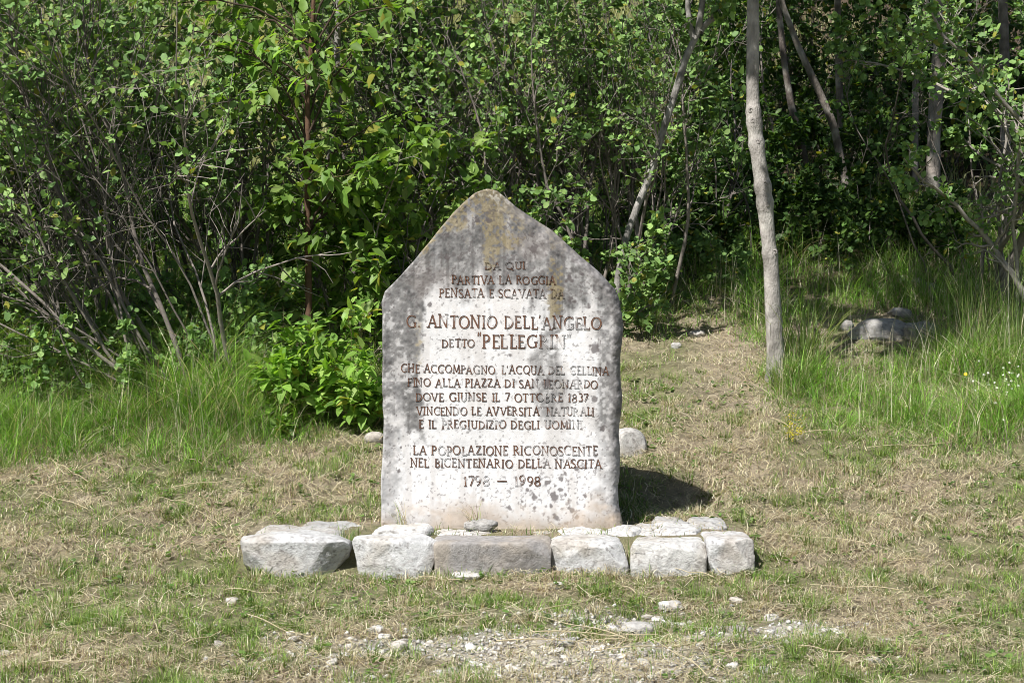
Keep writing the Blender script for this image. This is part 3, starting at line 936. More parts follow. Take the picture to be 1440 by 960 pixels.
# mown turf
mb = MB()
for (n, y0, y1) in ((95000, -3.1, -0.6), (105000, -0.6, 2.2), (45000, 2.2, 5.0)):
    x, y = frustum_pts(n, y0, y1)
    gm = gravel_mask(x, y)
    clump = fbm2(x * 9, y * 9, 113, 3)
    big = fbm2(x * 2.4, y * 2.4, 115, 3)
    dens = 0.25 + 1.5 * sstep(0.3, 0.75, clump)
    keep = (grs.rand(n) < np.clip(dens, 0, 1) * (1 - 0.50 * gm)) & ~((np.abs(x + 0.06) < 0.60) & (y > -0.03) & (y < 0.3)) & ~(on_kerb(x, y) & (grs.rand(n) < 0.93))
    x, y, clump, big = x[keep], y[keep], clump[keep], big[keep]
    n = len(x)
    sm_ = straw_mask(x, y)
    isstraw = grs.rand(n) < np.clip(0.18 + 0.66 * sm_, 0, 0.84)
    tone = 0.8 + 0.5 * vnoise2(x * 13, y * 13, 117)
    cols = np.where(isstraw[:, None], STRAWS[grs.randint(0, 5, n)], GREENS[grs.randint(0, 4, n)] * (1.15, 1.26, 1.0)) * (grs.uniform(0.7, 1.3, n) * tone)[:, None]
    h = (0.022 + 0.075 * sstep(0.45, 0.80, clump) * (0.4 + 0.9 * big)) * grs.uniform(0.5, 1.6, n) * np.where(isstraw, 0.8, 1.0)
    w = grs.uniform(0.0026, 0.0056, n)
    blades(mb, np.stack([x, y, ground(x, y) - 0.003], 1), h, w, grs.uniform(0.1, 1.5, n), grs.uniform(0, 6.28, n), cols, grs)
# strands growing up against the kerb and in its joints
n = 1700
x = grs.uniform(-1.42, 1.34, n)
y = np.where(grs.rand(n) < 0.72, grs.uniform(-0.62, -0.53, n), grs.uniform(-0.30, -0.02, n))
jn = fbm2(x * 6, y * 9, 119, 3)
keep = (jn > 0.42) & ~((np.abs(x + 0.06) < 0.60) & (y > -0.06))
x, y = x[keep], y[keep]
n = len(x)
cols = np.where((grs.rand(n) < 0.6)[:, None], STRAWS[grs.randint(0, 5, n)], GREENS[grs.randint(0, 4, n)]) * grs.uniform(.7, 1.2, (n, 1))
z = ground(x, y) - 0.004
blades(mb, np.stack([x, y, z], 1), np.where(y < -0.5, grs.uniform(.02, .075, n), grs.uniform(.04, .085, n)), grs.uniform(.0025, .005, n), grs.uniform(.2, 1.6, n), grs.uniform(0, 6.28, n), cols, grs)
# denser tussocks the mower left standing
nt_ = 1500
tx, ty = frustum_pts(nt_, -3.0, 3.2)
ok = (gravel_mask(tx, ty) < 0.5) & ~on_kerb(tx, ty) & (grs.rand(nt_) < 1.1 - 0.75 * straw_mask(tx, ty))
tx, ty = tx[ok], ty[ok]
kind = grs.rand(len(tx)) < 0.22
size = grs.uniform(0.5, 1.4, len(tx))
for gx_, gy_, kd, sz in zip(tx, ty, kind, size):
    m = int(26 * sz) + 8
    a = grs.uniform(0, 6.28, m)
    r = 0.035 * sz * np.sqrt(grs.rand(m))
    bx, by = gx_ + r * np.cos(a), gy_ + r * np.sin(a)
    cols = (STRAWS[grs.randint(0, 4, m)] if kd else GREENS[grs.randint(0, 4, m)] * (1.15, 1.15, 1.0)) * grs.uniform(0.7, 1.25, (m, 1))
    blades(mb, np.stack([bx, by, ground(bx, by) - 0.004], 1), 0.075 * sz * grs.uniform(0.5, 1.3, m), grs.uniform(0.0028, 0.0055, m), grs.uniform(0.3, 1.5, m), a + grs.normal(0, .5, m), cols, grs, segs=2)
tag(mb.build('short_grass', M_grass), kind='stuff')

# cut hay lying flat
mb = MB()
for (n, y0, y1) in ((52000, -3.1, -0.6), (62000, -0.6, 2.2), (30000, 2.2, 5.0)):
    x, y = frustum_pts(n, y0, y1)
    sm_ = straw_mask(x, y)
    keep = (grs.rand(n) < 0.22 + 0.75 * sm_) & (grs.rand(n) > 0.6 * gravel_mask(x, y)) & ~((np.abs(x + 0.06) < 0.60) & (y > -0.03) & (y < 0.3)) & ~(on_kerb(x, y) & (grs.rand(n) < 0.95))
    x, y = x[keep], y[keep]
    n = len(x)
    L = grs.uniform(0.03, 0.10, n) * (1 + 1.2 * (grs.rand(n) < 0.10))
    a = grs.uniform(0, 6.28, n)
    z = ground(x, y) + grs.uniform(0.003, 0.034, n)
    d = np.stack([np.cos(a), np.sin(a), grs.normal(0, 0.16, n) + 0.17 * np.sin(a) * (y > -0.4)], 1)
    s = np.stack([-np.sin(a), np.cos(a), np.zeros(n)], 1)
    bend = s * (L * grs.normal(0, 0.14, n))[:, None]
    c0 = np.stack([x, y, z], 1)
    w = grs.uniform(0.0018, 0.0046, n)[:, None] / 2
    p = [c0 - d * L[:, None] / 2, c0 + bend + np.array([0, 0, 0.006]), c0 + d * L[:, None] / 2]
    v = np.stack([p[0] - s * w, p[0] + s * w, p[1] - s * w, p[1] + s * w, p[2] - s * w, p[2] + s * w], 1)
    b = np.arange(n)[:, None] * 6
    q = np.concatenate([np.concatenate([b, b + 1, b + 3, b + 2], 1), np.concatenate([b + 2, b + 3, b + 5, b + 4], 1)])
    cols = STRAWS[grs.choice(5, n, p=[.32, .26, .12, .20, .10])] * grs.uniform(0.75, 1.2, (n, 1))
    mb.add(v.reshape(-1, 3), quads=q, col=np.repeat(cols, 6, 0))
tag(mb.build('hay', M_grass), kind='stuff')

# uncut grass
mb = MB()
for (n, y0, y1, hs) in ((135000, 1.0, 4.2, 1.18), (90000, 4.2, 9.0, 1.0)):
    x, y = frustum_pts(n, y0, y1)
    tz = tall_zone(x, y)
    keep = grs.rand(n) < tz * (0.35 + 0.9 * fbm2(x * 3, y * 3, 121, 3))
    x, y, tz = x[keep], y[keep], tz[keep]
    n = len(x)
    h = (0.06 + 0.34 * tz ** 1.6 * sstep(0.25, 0.75, fbm2(x * 2.6, y * 2.6, 123, 3))) * grs.uniform(0.5, 1.35, n) * hs * (1 + 0.5 * sstep(-1.0, -1.7, x) * sstep(1.3, 2.0, y))
    shade = sstep(4.3, 5.2, y)
    dry = grs.rand(n) < 0.20
    cols = np.where(dry[:, None], STRAWS[grs.randint(0, 4, n)], GREENS[grs.randint(0, 4, n)] * np.array([1.22, 1.60, 0.9])) * grs.uniform(0.6, 1.45, (n, 1))
    blades(mb, np.stack([x, y, ground(x, y) - 0.01], 1), h, grs.uniform(0.003, 0.0075, n), grs.uniform(0.15, 2.1, n), grs.uniform(0, 6.28, n), cols, grs, segs=4)
# bent dead stalks and seed heads standing in it
x, y = frustum_pts(5000, 1.0, 6.0)
keep = grs.rand(5000) < 0.7 * tall_zone(x, y)
x, y = x[keep], y[keep]
n = len(x)
h = grs.uniform(0.25, 0.75, n)
dr, le = grs.uniform(0, 6.28, n), grs.uniform(0.1, 0.9, n)
cols = STRAWS[grs.randint(0, 4, n)] * grs.uniform(.7, 1.1, (n, 1))
blades(mb, np.stack([x, y, ground(x, y)], 1), h, grs.uniform(.002, .0035, n), le, dr, cols, grs, segs=4)
# the meadow on the slope beyond
x, y = grs.uniform(-14, 6, 26000), grs.uniform(8.5, 26, 26000)
cols = (GREENS[grs.randint(1, 3, 26000)] * 0.7 + STRAWS[grs.randint(0, 3, 26000)] * 0.4) * grs.uniform(.8, 1.2, (26000, 1))
blades(mb, np.stack([x, y, ground(x, y) - 0.01], 1), grs.uniform(.1, .4, 26000), grs.uniform(.012, .03, 26000), grs.uniform(.2, 1, 26000), grs.uniform(0, 6.28, 26000), cols, grs)
tag(mb.build('tall_grass', M_grass), kind='stuff')

# low clover and plantain leaves in the turf
mb = MB()
nc = 2600
cx_, cy_ = frustum_pts(nc, -3.0, 3.0)
ok = ~on_kerb(cx_, cy_) & (fbm2(cx_ * 2, cy_ * 2, 131, 3) > 0.48) & (gravel_mask(cx_, cy_) < 0.4)
cx_, cy_ = cx_[ok], cy_[ok]
P_, A_, N_, S_, C_ = [], [], [], [], []
for x0, y0 in zip(cx_, cy_):
    m = grs.randint(4, 9)
    a = grs.uniform(0, 6.28, m)
    big_ = grs.uniform(0.010, 0.030)
    z0 = float(ground(x0, y0))
    P_.append(np.stack([x0 + np.cos(a) * big_ * .4, y0 + np.sin(a) * big_ * .4, np.full(m, z0) + grs.uniform(.008, .03, m)], 1))
    A_.append(np.stack([np.cos(a), np.sin(a), grs.uniform(-.1, .6, m)], 1))
    N_.append(norm(grs.normal(0, .35, (m, 3)) + np.array([0, 0, 1])))
    S_.append(big_ * grs.uniform(.7, 1.3, m))
    C_.append(GREENS[grs.randint(0, 4, m)] * (0.9, 1.05, 1.0) * grs.uniform(.8, 1.2))
CLOVER = [np.concatenate(q) for q in (P_, A_, N_, S_, C_)]



def tuft(name, label, p, n, h, spread, lean, seed, w=0.006, dry=0.1, group=None, cat='grass tuft', dirbias=None):
    rs = np.random.RandomState(seed)
    r = spread * np.sqrt(rs.rand(n))
    a = rs.uniform(0, 6.28, n)
    x, y = p[0] + r * np.cos(a), p[1] + r * np.sin(a)
    z = np.maximum(ground(x, y), p[2]) - 0.01
    dr = a + rs.normal(0, 0.6, n)
    if dirbias is not None:
        dr = rs.normal(dirbias, 0.8, n)
    isd = rs.rand(n) < dry
    cols = np.where(isd[:, None], STRAWS[rs.randint(0, 5, n)], GREENS[rs.randint(0, 4, n)]) * rs.uniform(0.8, 1.3, (n, 1))
    mb = MB()
    blades(mb, np.stack([x, y, z], 1), h * rs.uniform(0.45, 1.15, n), w * rs.uniform(0.7, 1.2, n), lean * rs.uniform(0.2, 1.3, n), dr, cols, rs, segs=5)
    return tag(mb.build(name, M_grass, None, tuple(float(q) for q in p)), label, cat, group)


tuft('grass_tuft', 'tall fountain of green grass leaning beside the foot of the slender trunk', on_ground(1128, 524), 170, 0.72, 0.16, 0.75, 1, w=0.008)
tuft('grass_tuft', 'bushy green tuft in front of the slender trunk', on_ground(1110, 548), 120, 0.36, 0.14, 0.8, 2)
tuft('grass_tuft', 'upright tall grass clump right of the shaded boulders', on_ground(1362, 512), 170, 0.66, 0.2, 0.4, 3, w=0.007)
tuft('grass_tuft', 'tallest grass clump at the right edge of the uncut strip', on_ground(1424, 520), 170, 0.8, 0.2, 0.4, 4, w=0.007)
tuft('grass_tuft', 'grass clump in front of the mossy boulder', on_ground(1315, 500), 110, 0.42, 0.14, 0.5, 5)
tuft('grass_tuft', 'tall grass clump at the far left under the leaning shrub', on_ground(30, 560), 160, 0.66, 0.2, 0.5, 6, w=0.007)
tuft('grass_tuft', 'grass clump among the lowest stems of the leaning shrub', on_ground(170, 570), 120, 0.5, 0.18, 0.55, 7, w=0.006)
tuft('grass_tuft', 'arching grass clump under the yellow-green low bush', on_ground(500, 575), 90, 0.42, 0.12, 1.0, 8, w=0.006)
tuft('grass_tuft', 'thin grass clump left of the yellow-green low bush', on_ground(330, 570), 90, 0.5, 0.16, 0.6, 9, w=0.006)
tuft('grass_sprig', 'dry olive grass sprig leaning on the middle foot of the memorial', at(668, 738, -0.1), 26, 0.17, 0.04, 0.9, 10, w=0.004, dry=0.55, dirbias=3.0)
tuft('grass_sprig', 'dry grass sprig against the bottom left corner of the memorial', at(566, 738, -0.1), 24, 0.17, 0.03, 0.8, 11, w=0.004, dry=0.6, dirbias=2.6)
tuft('grass_sprig', 'short bright green sprouts by the memorial shadow behind the kerb', at(952, 741, 0.2), 14, 0.06, 0.03, 0.3, 12, w=0.005, dry=0)
tuft('grass_sprig', 'green sprig growing between the two leftmost kerb stones', at(492, 762, -0.36), 40, 0.11, 0.035, 0.7, 13, w=0.004)
tuft('grass_sprig', 'dry sprig growing in the joint left of the square cream kerb block', at(885, 790, -0.45), 46, 0.17, 0.035, 0.6, 14, w=0.004, dry=0.5)
tuft('grass_sprig', 'low green sprig between the dark brown and the humped kerb blocks', at(768, 768, -0.36), 34, 0.08, 0.05, 0.8, 15, w=0.004, dry=0.4)
tuft('grass_sprig', 'straw coloured sprig in the joint before the narrow end block', at(993, 790, -0.42), 26, 0.12, 0.02, 0.4, 16, w=0.004, dry=0.8)
tuft('grass_sprig', 'tiny green tuft on top of the kerb between two flat white stones', at(610, 748, -0.2), 24, 0.05, 0.04, 0.8, 17, w=0.004, dry=0.3)

# ------------------------------------------------------------------ leaves, stems, shrubs and trees
LEAF_V = np.array([[0, 0, 0], [0.5, 0, -0.03], [1.0, 0, -0.10], [0.28, 0.36, 0.05], [0.70, 0.34, 0.02], [0.28, -0.36, 0.05], [0.70, -0.34, 0.02]])
LEAF_OVAL = np.array([[0, 0, 0], [0.5, 0, -0.05], [1.0, 0, -0.20], [0.30, 0.27, 0.05], [0.66, 0.21, -0.01], [0.30, -0.27, 0.05], [0.66, -0.21, -0.01]])
LEAF_Q = np.array([[0, 1, 4, 3], [0, 5, 6, 1]])
LEAF_T = np.array([[1, 2, 4], [1, 6, 2]])


def leaves(mb, pos, axis, nrm, size, cols, shape=LEAF_V):
    n = len(pos)
    axis = norm(axis)
    side = norm(np.cross(nrm, axis))
    up = np.cross(axis, side)
    v = shape[None] * size[:, None, None]
    v = pos[:, None] + v[..., :1] * axis[:, None] + v[..., 1:2] * side[:, None] + v[..., 2:] * up[:, None]
    b = 7 * np.arange(n)[:, None, None]
    mb.add(v.reshape(-1, 3), quads=(LEAF_Q[None] + b).reshape(-1, 4), tris=(LEAF_T[None] + b).reshape(-1, 3), col=np.repeat(cols, 7, 0))


leaves(mb, *CLOVER, LEAF_V)
tag(mb.build('clover', M_grass), kind='stuff')


def polyline(rs, p, d, length, n, wander, lift=0.0):
    pts = [np.array(p, float)]
    d = np.array(d, float) / np.linalg.norm(d)
    st = length / n
    for _ in range(n):
        d = d + rs.normal(0, wander, 3) + np.array([0, 0, lift])
        d = d / np.linalg.norm(d)
        pts.append(pts[-1] + d * st)
    return np.array(pts)


def side_dir(rs, d, ang, up=0.1):
    q = rs.normal(size=3)
    q = q - d * (q @ d)
    q = q / (np.linalg.norm(q) + 1e-9)
    r = d * math.cos(ang) + q * math.sin(ang) + np.array([0, 0, up])
    return r / np.linalg.norm(r)


LEAF_GREY = np.array([[0.15, 0.26, 0.075], [0.18, 0.295, 0.09], [0.115, 0.205, 0.065], [0.22, 0.335, 0.10]])
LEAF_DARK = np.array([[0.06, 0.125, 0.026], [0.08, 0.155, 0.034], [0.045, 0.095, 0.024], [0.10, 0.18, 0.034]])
LEAF_LIME = np.array([[0.165, 0.285, 0.05], [0.205, 0.335, 0.07], [0.125, 0.235, 0.042], [0.26, 0.37, 0.095]])


def twig_leaves(rs, tips, per, size, cols, mbl, droop, shape, upbias):
    """leaves round the outer part of each twig"""
    P, A = [], []
    for pts in tips:
        m = rs.poisson(per) + 1
        t = rs.uniform(0.25, 1.0, m) * (len(pts) - 1)
        i = np.minimum(t.astype(int), len(pts) - 2)
        P.append(pts[i] + (pts[i + 1] - pts[i]) * (t - i)[:, None])
        A.append(np.repeat(norm(pts[-1] - pts[0])[None], m, 0))
    if not P:
        return
    P, A = np.concatenate(P), np.concatenate(A)
    n = len(P)
    A = norm(A * 0.6 + rs.normal(0, 0.7, (n, 3)) + np.array([0, 0, -droop]))
    N = norm(rs.normal(0, 0.62, (n, 3)) + np.array([0, 0, upbias]) + SUNWARD * 0.75)
    s = size * rs.uniform(0.40, 1.30, n)
    c = cols[rs.randint(0, len(cols), n)] * rs.uniform(0.75, 1.3, (n, 1))
    c *= (0.8 + 0.45 * vnoise3(P * 2.2, 7))[:, None]
    yel = rs.rand(n) < 0.035
    c[yel] = np.array([0.28, 0.28, 0.05])
    leaves(mbl, P + rs.normal(0, size * 0.25, (n, 3)), A, N, s, c, shape)


def shrub(name, label, cat, base, seed, nst=9, height=3.2, lean=(0, 0), spread=0.35, fan=0.25, r0=0.016, leaf=0.05, per=7, bare=0.3, br=9, tw=5, cols=LEAF_GREY,
          wander=0.10, bark=(0.17, 0.148, 0.132), mat=None, shape=LEAF_V, droop=0.15, upbias=0.5, group=None, blen=0.30, dead=0.15):
    rs = np.random.RandomState(seed)
    base = np.array([base[0], base[1], float(ground(base[0], base[1]))])
    root = empty(name, base, label, cat, group)
    ms, ml = MB(), MB()
    tips = []
    for s in range(nst):
        p = base + np.array([rs.normal(0, spread), rs.normal(0, spread * 0.6), 0])
        p[2] = float(ground(p[0], p[1])) - 0.04
        d = np.array([lean[0] + rs.normal(0, fan), lean[1] + rs.normal(0, fan * 0.6), 1.0])
        L = height * rs.uniform(0.6, 1.1) * np.linalg.norm([lean[0], lean[1], 1.0])
        pts = polyline(rs, p, d, L, 14, wander, 0.01)
        rr = r0 * min(math.exp(rs.normal(-0.1, 0.45)), 1.55)
        shade = rs.uniform(0.7, 1.3)
        ms.tube(pts, rr * (1 - 0.85 * np.linspace(0, 1, 15)), 6, np.array(bark) * shade)
        for b in range(br):
            t = rs.uniform(bare * 0.6, 0.98)
            k = min(int(t * 14), 13)
            q = pts[k] + (pts[k + 1] - pts[k]) * (t * 14 - k)
            dd = side_dir(rs, norm(pts[k + 1] - pts[k]), rs.uniform(0.35, 0.95), 0.15)
            bl = L * blen * rs.uniform(0.45, 1.15) * (1.15 - 0.6 * t)
            bp = polyline(rs, q, dd, bl, 6, wander * 1.6, 0.01)
            br_r = max(rr * (1 - 0.85 * t) * 0.6, 0.0028)
            ms.tube(bp, br_r * (1 - 0.7 * np.linspace(0, 1, 7)), 4, np.array(bark) * shade * rs.uniform(0.8, 1.3))
            leafless = (t < bare) or rs.rand() < dead
            for w_ in range(tw):
                k2 = rs.randint(1, 6)
                d2 = side_dir(rs, norm(bp[k2 + 1] - bp[k2]) if k2 < 6 else dd, rs.uniform(0.4, 1.1), 0.1)
                tp = polyline(rs, bp[k2], d2, bl * rs.uniform(0.25, 0.6), 3, wander * 2, 0)
                ms.tube(tp, np.array([0.5, 0.4, 0.3, 0.15]) * br_r + 0.0008, 3, np.array(bark) * shade * rs.uniform(0.8, 1.4))
                if not leafless or rs.rand() < 0.2:
                    tips.append(tp)
            if not leafless:
                tips.append(bp[3:])
    twig_leaves(rs, tips, per, leaf, cols, ml, droop, shape, upbias)
    ms.build('stems', M_twig, root, tuple(base))
    if ml.n:
        ml.build('foliage', mat or M_leaf, root, tuple(base))
    return root


def B(px, Y):
    return (X(px, Y), Y)


# left thicket
THL, THC, THR = 'shrubs of the left thicket', 'shrubs of the thicket behind the memorial', 'shrubs at the right edge of the wood'
DKB = (0.145, 0.125, 0.115)
S = shrub
S('leaning_shrub', 'many-stemmed shrub leaning steeply left above the tall grass', 'shrub', B(240, 2.4), 301, 26, 3.3, (-0.62, 0.1), 0.24, 0.19, 0.0125, 0.052, 4.5, 0.40, 11, 6, group=THL)
S('leaning_shrub', 'small-leaved shrub leaning left out of the frame at the far left', 'shrub', B(110, 2.9), 302, 22, 3.2, (-0.45, 0.05), 0.26, 0.22, 0.012, 0.052, 5.5, 0.33, 11, 6, group=THL)
S('small_leaved_shrub', 'upright small-leaved shrub filling the far left edge', 'shrub', B(-40, 3.3), 303, 14, 3.2, (0.0, 0.05), 0.3, 0.25, 0.012, 0.052, 8, 0.2, 11, 6, group=THL)
S('small_leaved_shrub', 'tangled twiggy shrub just left of the dark furrowed trunk', 'shrub', B(285, 4.0), 304, 18, 3.2, (-0.25, 0), 0.36, 0.24, 0.011, 0.05, 5, 0.34, 11, 6, group=THL)
S('small_leaved_shrub', 'twiggy shrub behind the leaning shrubs with meadow showing through', 'shrub', B(130, 5.0), 305, 12, 3.4, (-0.1, 0), 0.5, 0.25, 0.014, 0.055, 5, 0.15, 10, 5, group=THL, bark=DKB)
S('small_leaved_shrub', 'thin shaded shrub between the dark furrowed trunk and the brown trunk', 'shrub', B(395, 4.8), 306, 10, 3.1, (-0.1, 0), 0.35, 0.22, 0.013, 0.055, 7, 0.1, 10, 6, group=THL, bark=DKB)
S('small_leaved_shrub', 'low leafy shrub in the tall grass at the foot of the leaning shrubs', 'shrub', B(80, 2.3), 307, 10, 0.7, (-0.1, -0.1), 0.25, 0.5, 0.006, 0.05, 6, 0.05, 8, 3, group=THL)
S('dense_shrub', 'dense shaded shrub in the back of the left thicket, near the left edge', 'shrub', B(40, 6.4), 308, 11, 1.7, (0, 0), 0.6, 0.3, 0.012, 0.062, 11, 0.0, 11, 5, group=THL, bark=DKB, dead=0.05)
S('dense_shrub', 'dense shaded shrub in the back of the left thicket, behind the dark furrowed trunk', 'shrub', B(270, 6.6), 309, 11, 1.5, (0, 0), 0.6, 0.3, 0.012, 0.062, 11, 0.0, 11, 5, group=THL, bark=DKB, dead=0.05)
S('dense_shrub', 'dense shaded shrub in the back of the left thicket, behind the sapling', 'shrub', B(470, 6.4), 310, 12, 2.3, (0, 0), 0.6, 0.3, 0.012, 0.062, 11, 0.0, 11, 5, group=THL, bark=DKB, dead=0.05)
# behind the memorial
S('fan_stemmed_shrub', 'shrub of long grey stems fanning up left behind the memorial peak', 'shrub', B(705, 4.7), 311, 26, 3.4, (-0.45, 0.05), 0.28, 0.22, 0.0125, 0.048, 4, 0.44, 11, 6, group=THC)
S('fan_stemmed_shrub', 'dense leafy shrub right above the right slope of the memorial', 'shrub', B(805, 4.5), 312, 16, 3.0, (-0.18, 0.05), 0.34, 0.26, 0.012, 0.05, 6, 0.36, 11, 6, group=THC)
S('fan_stemmed_shrub', 'shrub of bare grey stems rising left of the forked grey tree', 'shrub', B(868, 5.0), 313, 26, 3.1, (-0.06, 0.02), 0.26, 0.22, 0.012, 0.048, 4, 0.46, 10, 5, group=THC)
S('fan_stemmed_shrub', 'thin open shrub with the sunny meadow showing through, left of the memorial peak', 'shrub', B(585, 5.6), 314, 11, 3.4, (-0.14, 0), 0.35, 0.22, 0.013, 0.055, 3.5, 0.2, 9, 5, group=THC, bark=DKB)
S('fan_stemmed_shrub', 'sparse shrub in the shade right of the forked grey tree', 'shrub', B(985, 6.6), 315, 8, 1.9, (0.05, 0), 0.35, 0.25, 0.012, 0.058, 7, 0.1, 9, 5, group=THC, bark=DKB)
S('dense_shrub', 'leafy shrub standing farthest back between the forked tree and the peak', 'shrub', B(850, 6.8), 316, 13, 2.9, (-0.05, 0), 0.6, 0.28, 0.012, 0.058, 8, 0.0, 11, 5, group=THC, bark=DKB, dead=0.05)
S('dense_shrub', 'dense low shrub behind the memorial peak, below the sunny meadow gap', 'shrub', B(670, 6.6), 317, 12, 1.3, (-0.05, 0), 0.6, 0.3, 0.012, 0.062, 11, 0.0, 11, 5, group=THC, bark=DKB, dead=0.05)
# low growth along the foot of the thicket
LOW = 'low leafy growth along the foot of the thicket'
for k, (px, Y, h, lab) in enumerate([(300, 2.9, 0.8, 'low round-leaved growth in the grass between the leaning shrub and the yellow-green bush'),
                                     (190, 3.1, 0.7, 'low round-leaved growth hidden among the slanting stems of the leaning shrubs'),
                                     (-10, 2.9, 0.9, 'low round-leaved growth at the far left edge above the tall grass'),
                                     (360, 3.6, 0.9, 'low round-leaved growth at the foot of the brown sapling trunk'),
                                     (640, 4.4, 1.2, 'low round-leaved growth showing just left of the memorial peak'),
                                     (760, 4.3, 0.9, 'low round-leaved growth showing just above the right slope of the memorial'),
                                     (905, 5.0, 0.45, 'low round-leaved growth in the grass right of the memorial shoulder'),
                                     (950, 5.6, 0.7, 'low round-leaved growth at the foot of the forked grey tree')]):
    S('low_shrub', lab, 'shrub', B(px, Y), 340 + k, 9, h, (-0.05, -0.12), 0.3, 0.5, 0.006, 0.052, 7, 0.0, 9, 3, group=LOW, blen=0.4, dead=0.05)
# right edge
S('crooked_shrub', 'crooked forked grey shrub at the right edge with round leaves', 'shrub', B(1402, 5.2), 321, 7, 3.1, (0.08, -0.02), 0.10, 0.15, 0.024, 0.055, 6, 0.36, 11, 6, wander=0.17, blen=0.20, group=THR, bark=(0.25, 0.225, 0.2))
S('crooked_shrub', 'crooked shrub leaning in over the top right corner', 'shrub', B(1490, 4.6), 322, 10, 3.3, (-0.15, -0.04), 0.15, 0.16, 0.020, 0.055, 8, 0.36, 12, 6, wander=0.16, blen=0.22, group=THR, bark=(0.25, 0.225, 0.2))
S('crooked_shrub', 'thin shrub hanging round leaves before the thick shaded trunk', 'shrub', B(1365, 6.0), 323, 5, 3.6, (-0.24, -0.1), 0.15, 0.16, 0.014, 0.055, 7, 0.72, 9, 5, wander=0.15, blen=0.22, group=THR)
# undergrowth in the wood
UND = 'undergrowth bushes in the shade of the wood'
und = [(1010, 8.6, 1.2, 'low shaded bush beside the slender trunk on its left'), (1150, 8.0, 0.5, 'low shaded bush at the feet of the leaning wood trunks'),
       (1232, 10.8, 0.8, 'dark bush left of the thick shaded trunk'), (1400, 10.8, 1.6, 'dark bush behind the crooked grey shrub'),
       (1060, 11.8, 2.2, 'tall dark bush deep in the wood right behind the slender trunk'), (1190, 12.6, 2.2, 'tall dark bush deep in the wood behind the leaning trunks'),
       (1320, 12.6, 2.3, 'tall dark bush deep in the wood behind the thick shaded trunk'), (1450, 12.5, 3.0, 'tall dark bush deep in the wood at the right edge'),
       (960, 12.0, 2.8, 'tall dark bush deep in the wood behind the forked grey tree'), (1115, 15.5, 3.4, 'bush farthest back in the wood, left of centre of its dark gap'),
       (1260, 16.0, 3.4, 'bush farthest back in the wood, left of the thick shaded trunk'), (1400, 16.0, 3.4, 'bush farthest back in the wood, behind the right edge shrubs'), (990, 15.5, 3.2, 'bush farthest back in the wood, above the forked grey tree')]
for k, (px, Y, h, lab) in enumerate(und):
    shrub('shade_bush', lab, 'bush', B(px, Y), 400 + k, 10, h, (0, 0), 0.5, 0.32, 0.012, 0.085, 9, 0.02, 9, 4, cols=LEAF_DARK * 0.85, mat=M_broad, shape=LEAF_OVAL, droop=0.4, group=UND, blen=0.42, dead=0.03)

for k, (px, Y, h, lab) in enumerate([(1010, 6.4, 0.55, 'small bush in the shaded bank grass, nearest the slender trunk on its left'), (1150, 6.6, 0.6, 'small bush in the shaded bank grass, right of the slender trunk'),
                                     (1215, 7.2, 0.7, 'small bush in the shaded bank grass before the thick shaded trunk'), (1085, 7.4, 0.8, 'small bush in the shaded bank grass, hidden behind the slender trunk'),
                                     (1290, 6.8, 0.6, 'small bush in the shaded bank grass above the rubble of the bare bank'), (1180, 9.2, 1.0, 'small bush between the feet of the leaning wood trunks')]):
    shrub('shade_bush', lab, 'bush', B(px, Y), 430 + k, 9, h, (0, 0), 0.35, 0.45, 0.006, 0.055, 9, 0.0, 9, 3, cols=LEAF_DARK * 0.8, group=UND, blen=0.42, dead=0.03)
# broad-leaved plants left of the memorial
shrub('low_bush', 'sunlit yellow-green low bush with broad pointed leaves left of the memorial', 'bush', B(412, 2.2), 501, 15, 0.66, (-0.10, -0.10), 0.24, 0.62, 0.006, 0.095, 4, 0.05, 6, 2, cols=LEAF_LIME * 1.12, mat=M_broad, shape=LEAF_OVAL, droop=0.25, upbias=1.6, blen=0.5, dead=0, bark=(0.16, 0.14, 0.06))
shrub('low_bush', 'low bush of broad leaves touching the left edge of the memorial', 'bush', B(515, 1.9), 502, 7, 0.5, (0.0, -0.1), 0.08, 0.5, 0.006, 0.09, 4, 0.05, 5, 2, cols=LEAF_LIME, mat=M_broad, shape=LEAF_OVAL, droop=0.35, upbias=1.1, blen=0.5, dead=0, bark=(0.16, 0.14, 0.06))
shrub('low_bush', 'dark broad-leaved bush in the shade behind the left shoulder of the memorial', 'bush', B(530, 3.4), 503, 13, 1.8, (0.0, -0.05), 0.2, 0.30, 0.009, 0.105, 6, 0.08, 8, 3, cols=LEAF_LIME * 0.75, mat=M_broad, shape=LEAF_OVAL, droop=0.4, upbias=1.2, blen=0.42, dead=0)
shrub('low_bush', 'small seedling of bright leaves in the grass below the low bush', 'bush', B(395, 1.75), 504, 1, 0.16, (0, 0), 0.003, 0.2, 0.003, 0.06, 5, 0, 9, 2, cols=LEAF_LIME, mat=M_broad, shape=LEAF_OVAL, blen=0.5, dead=0)


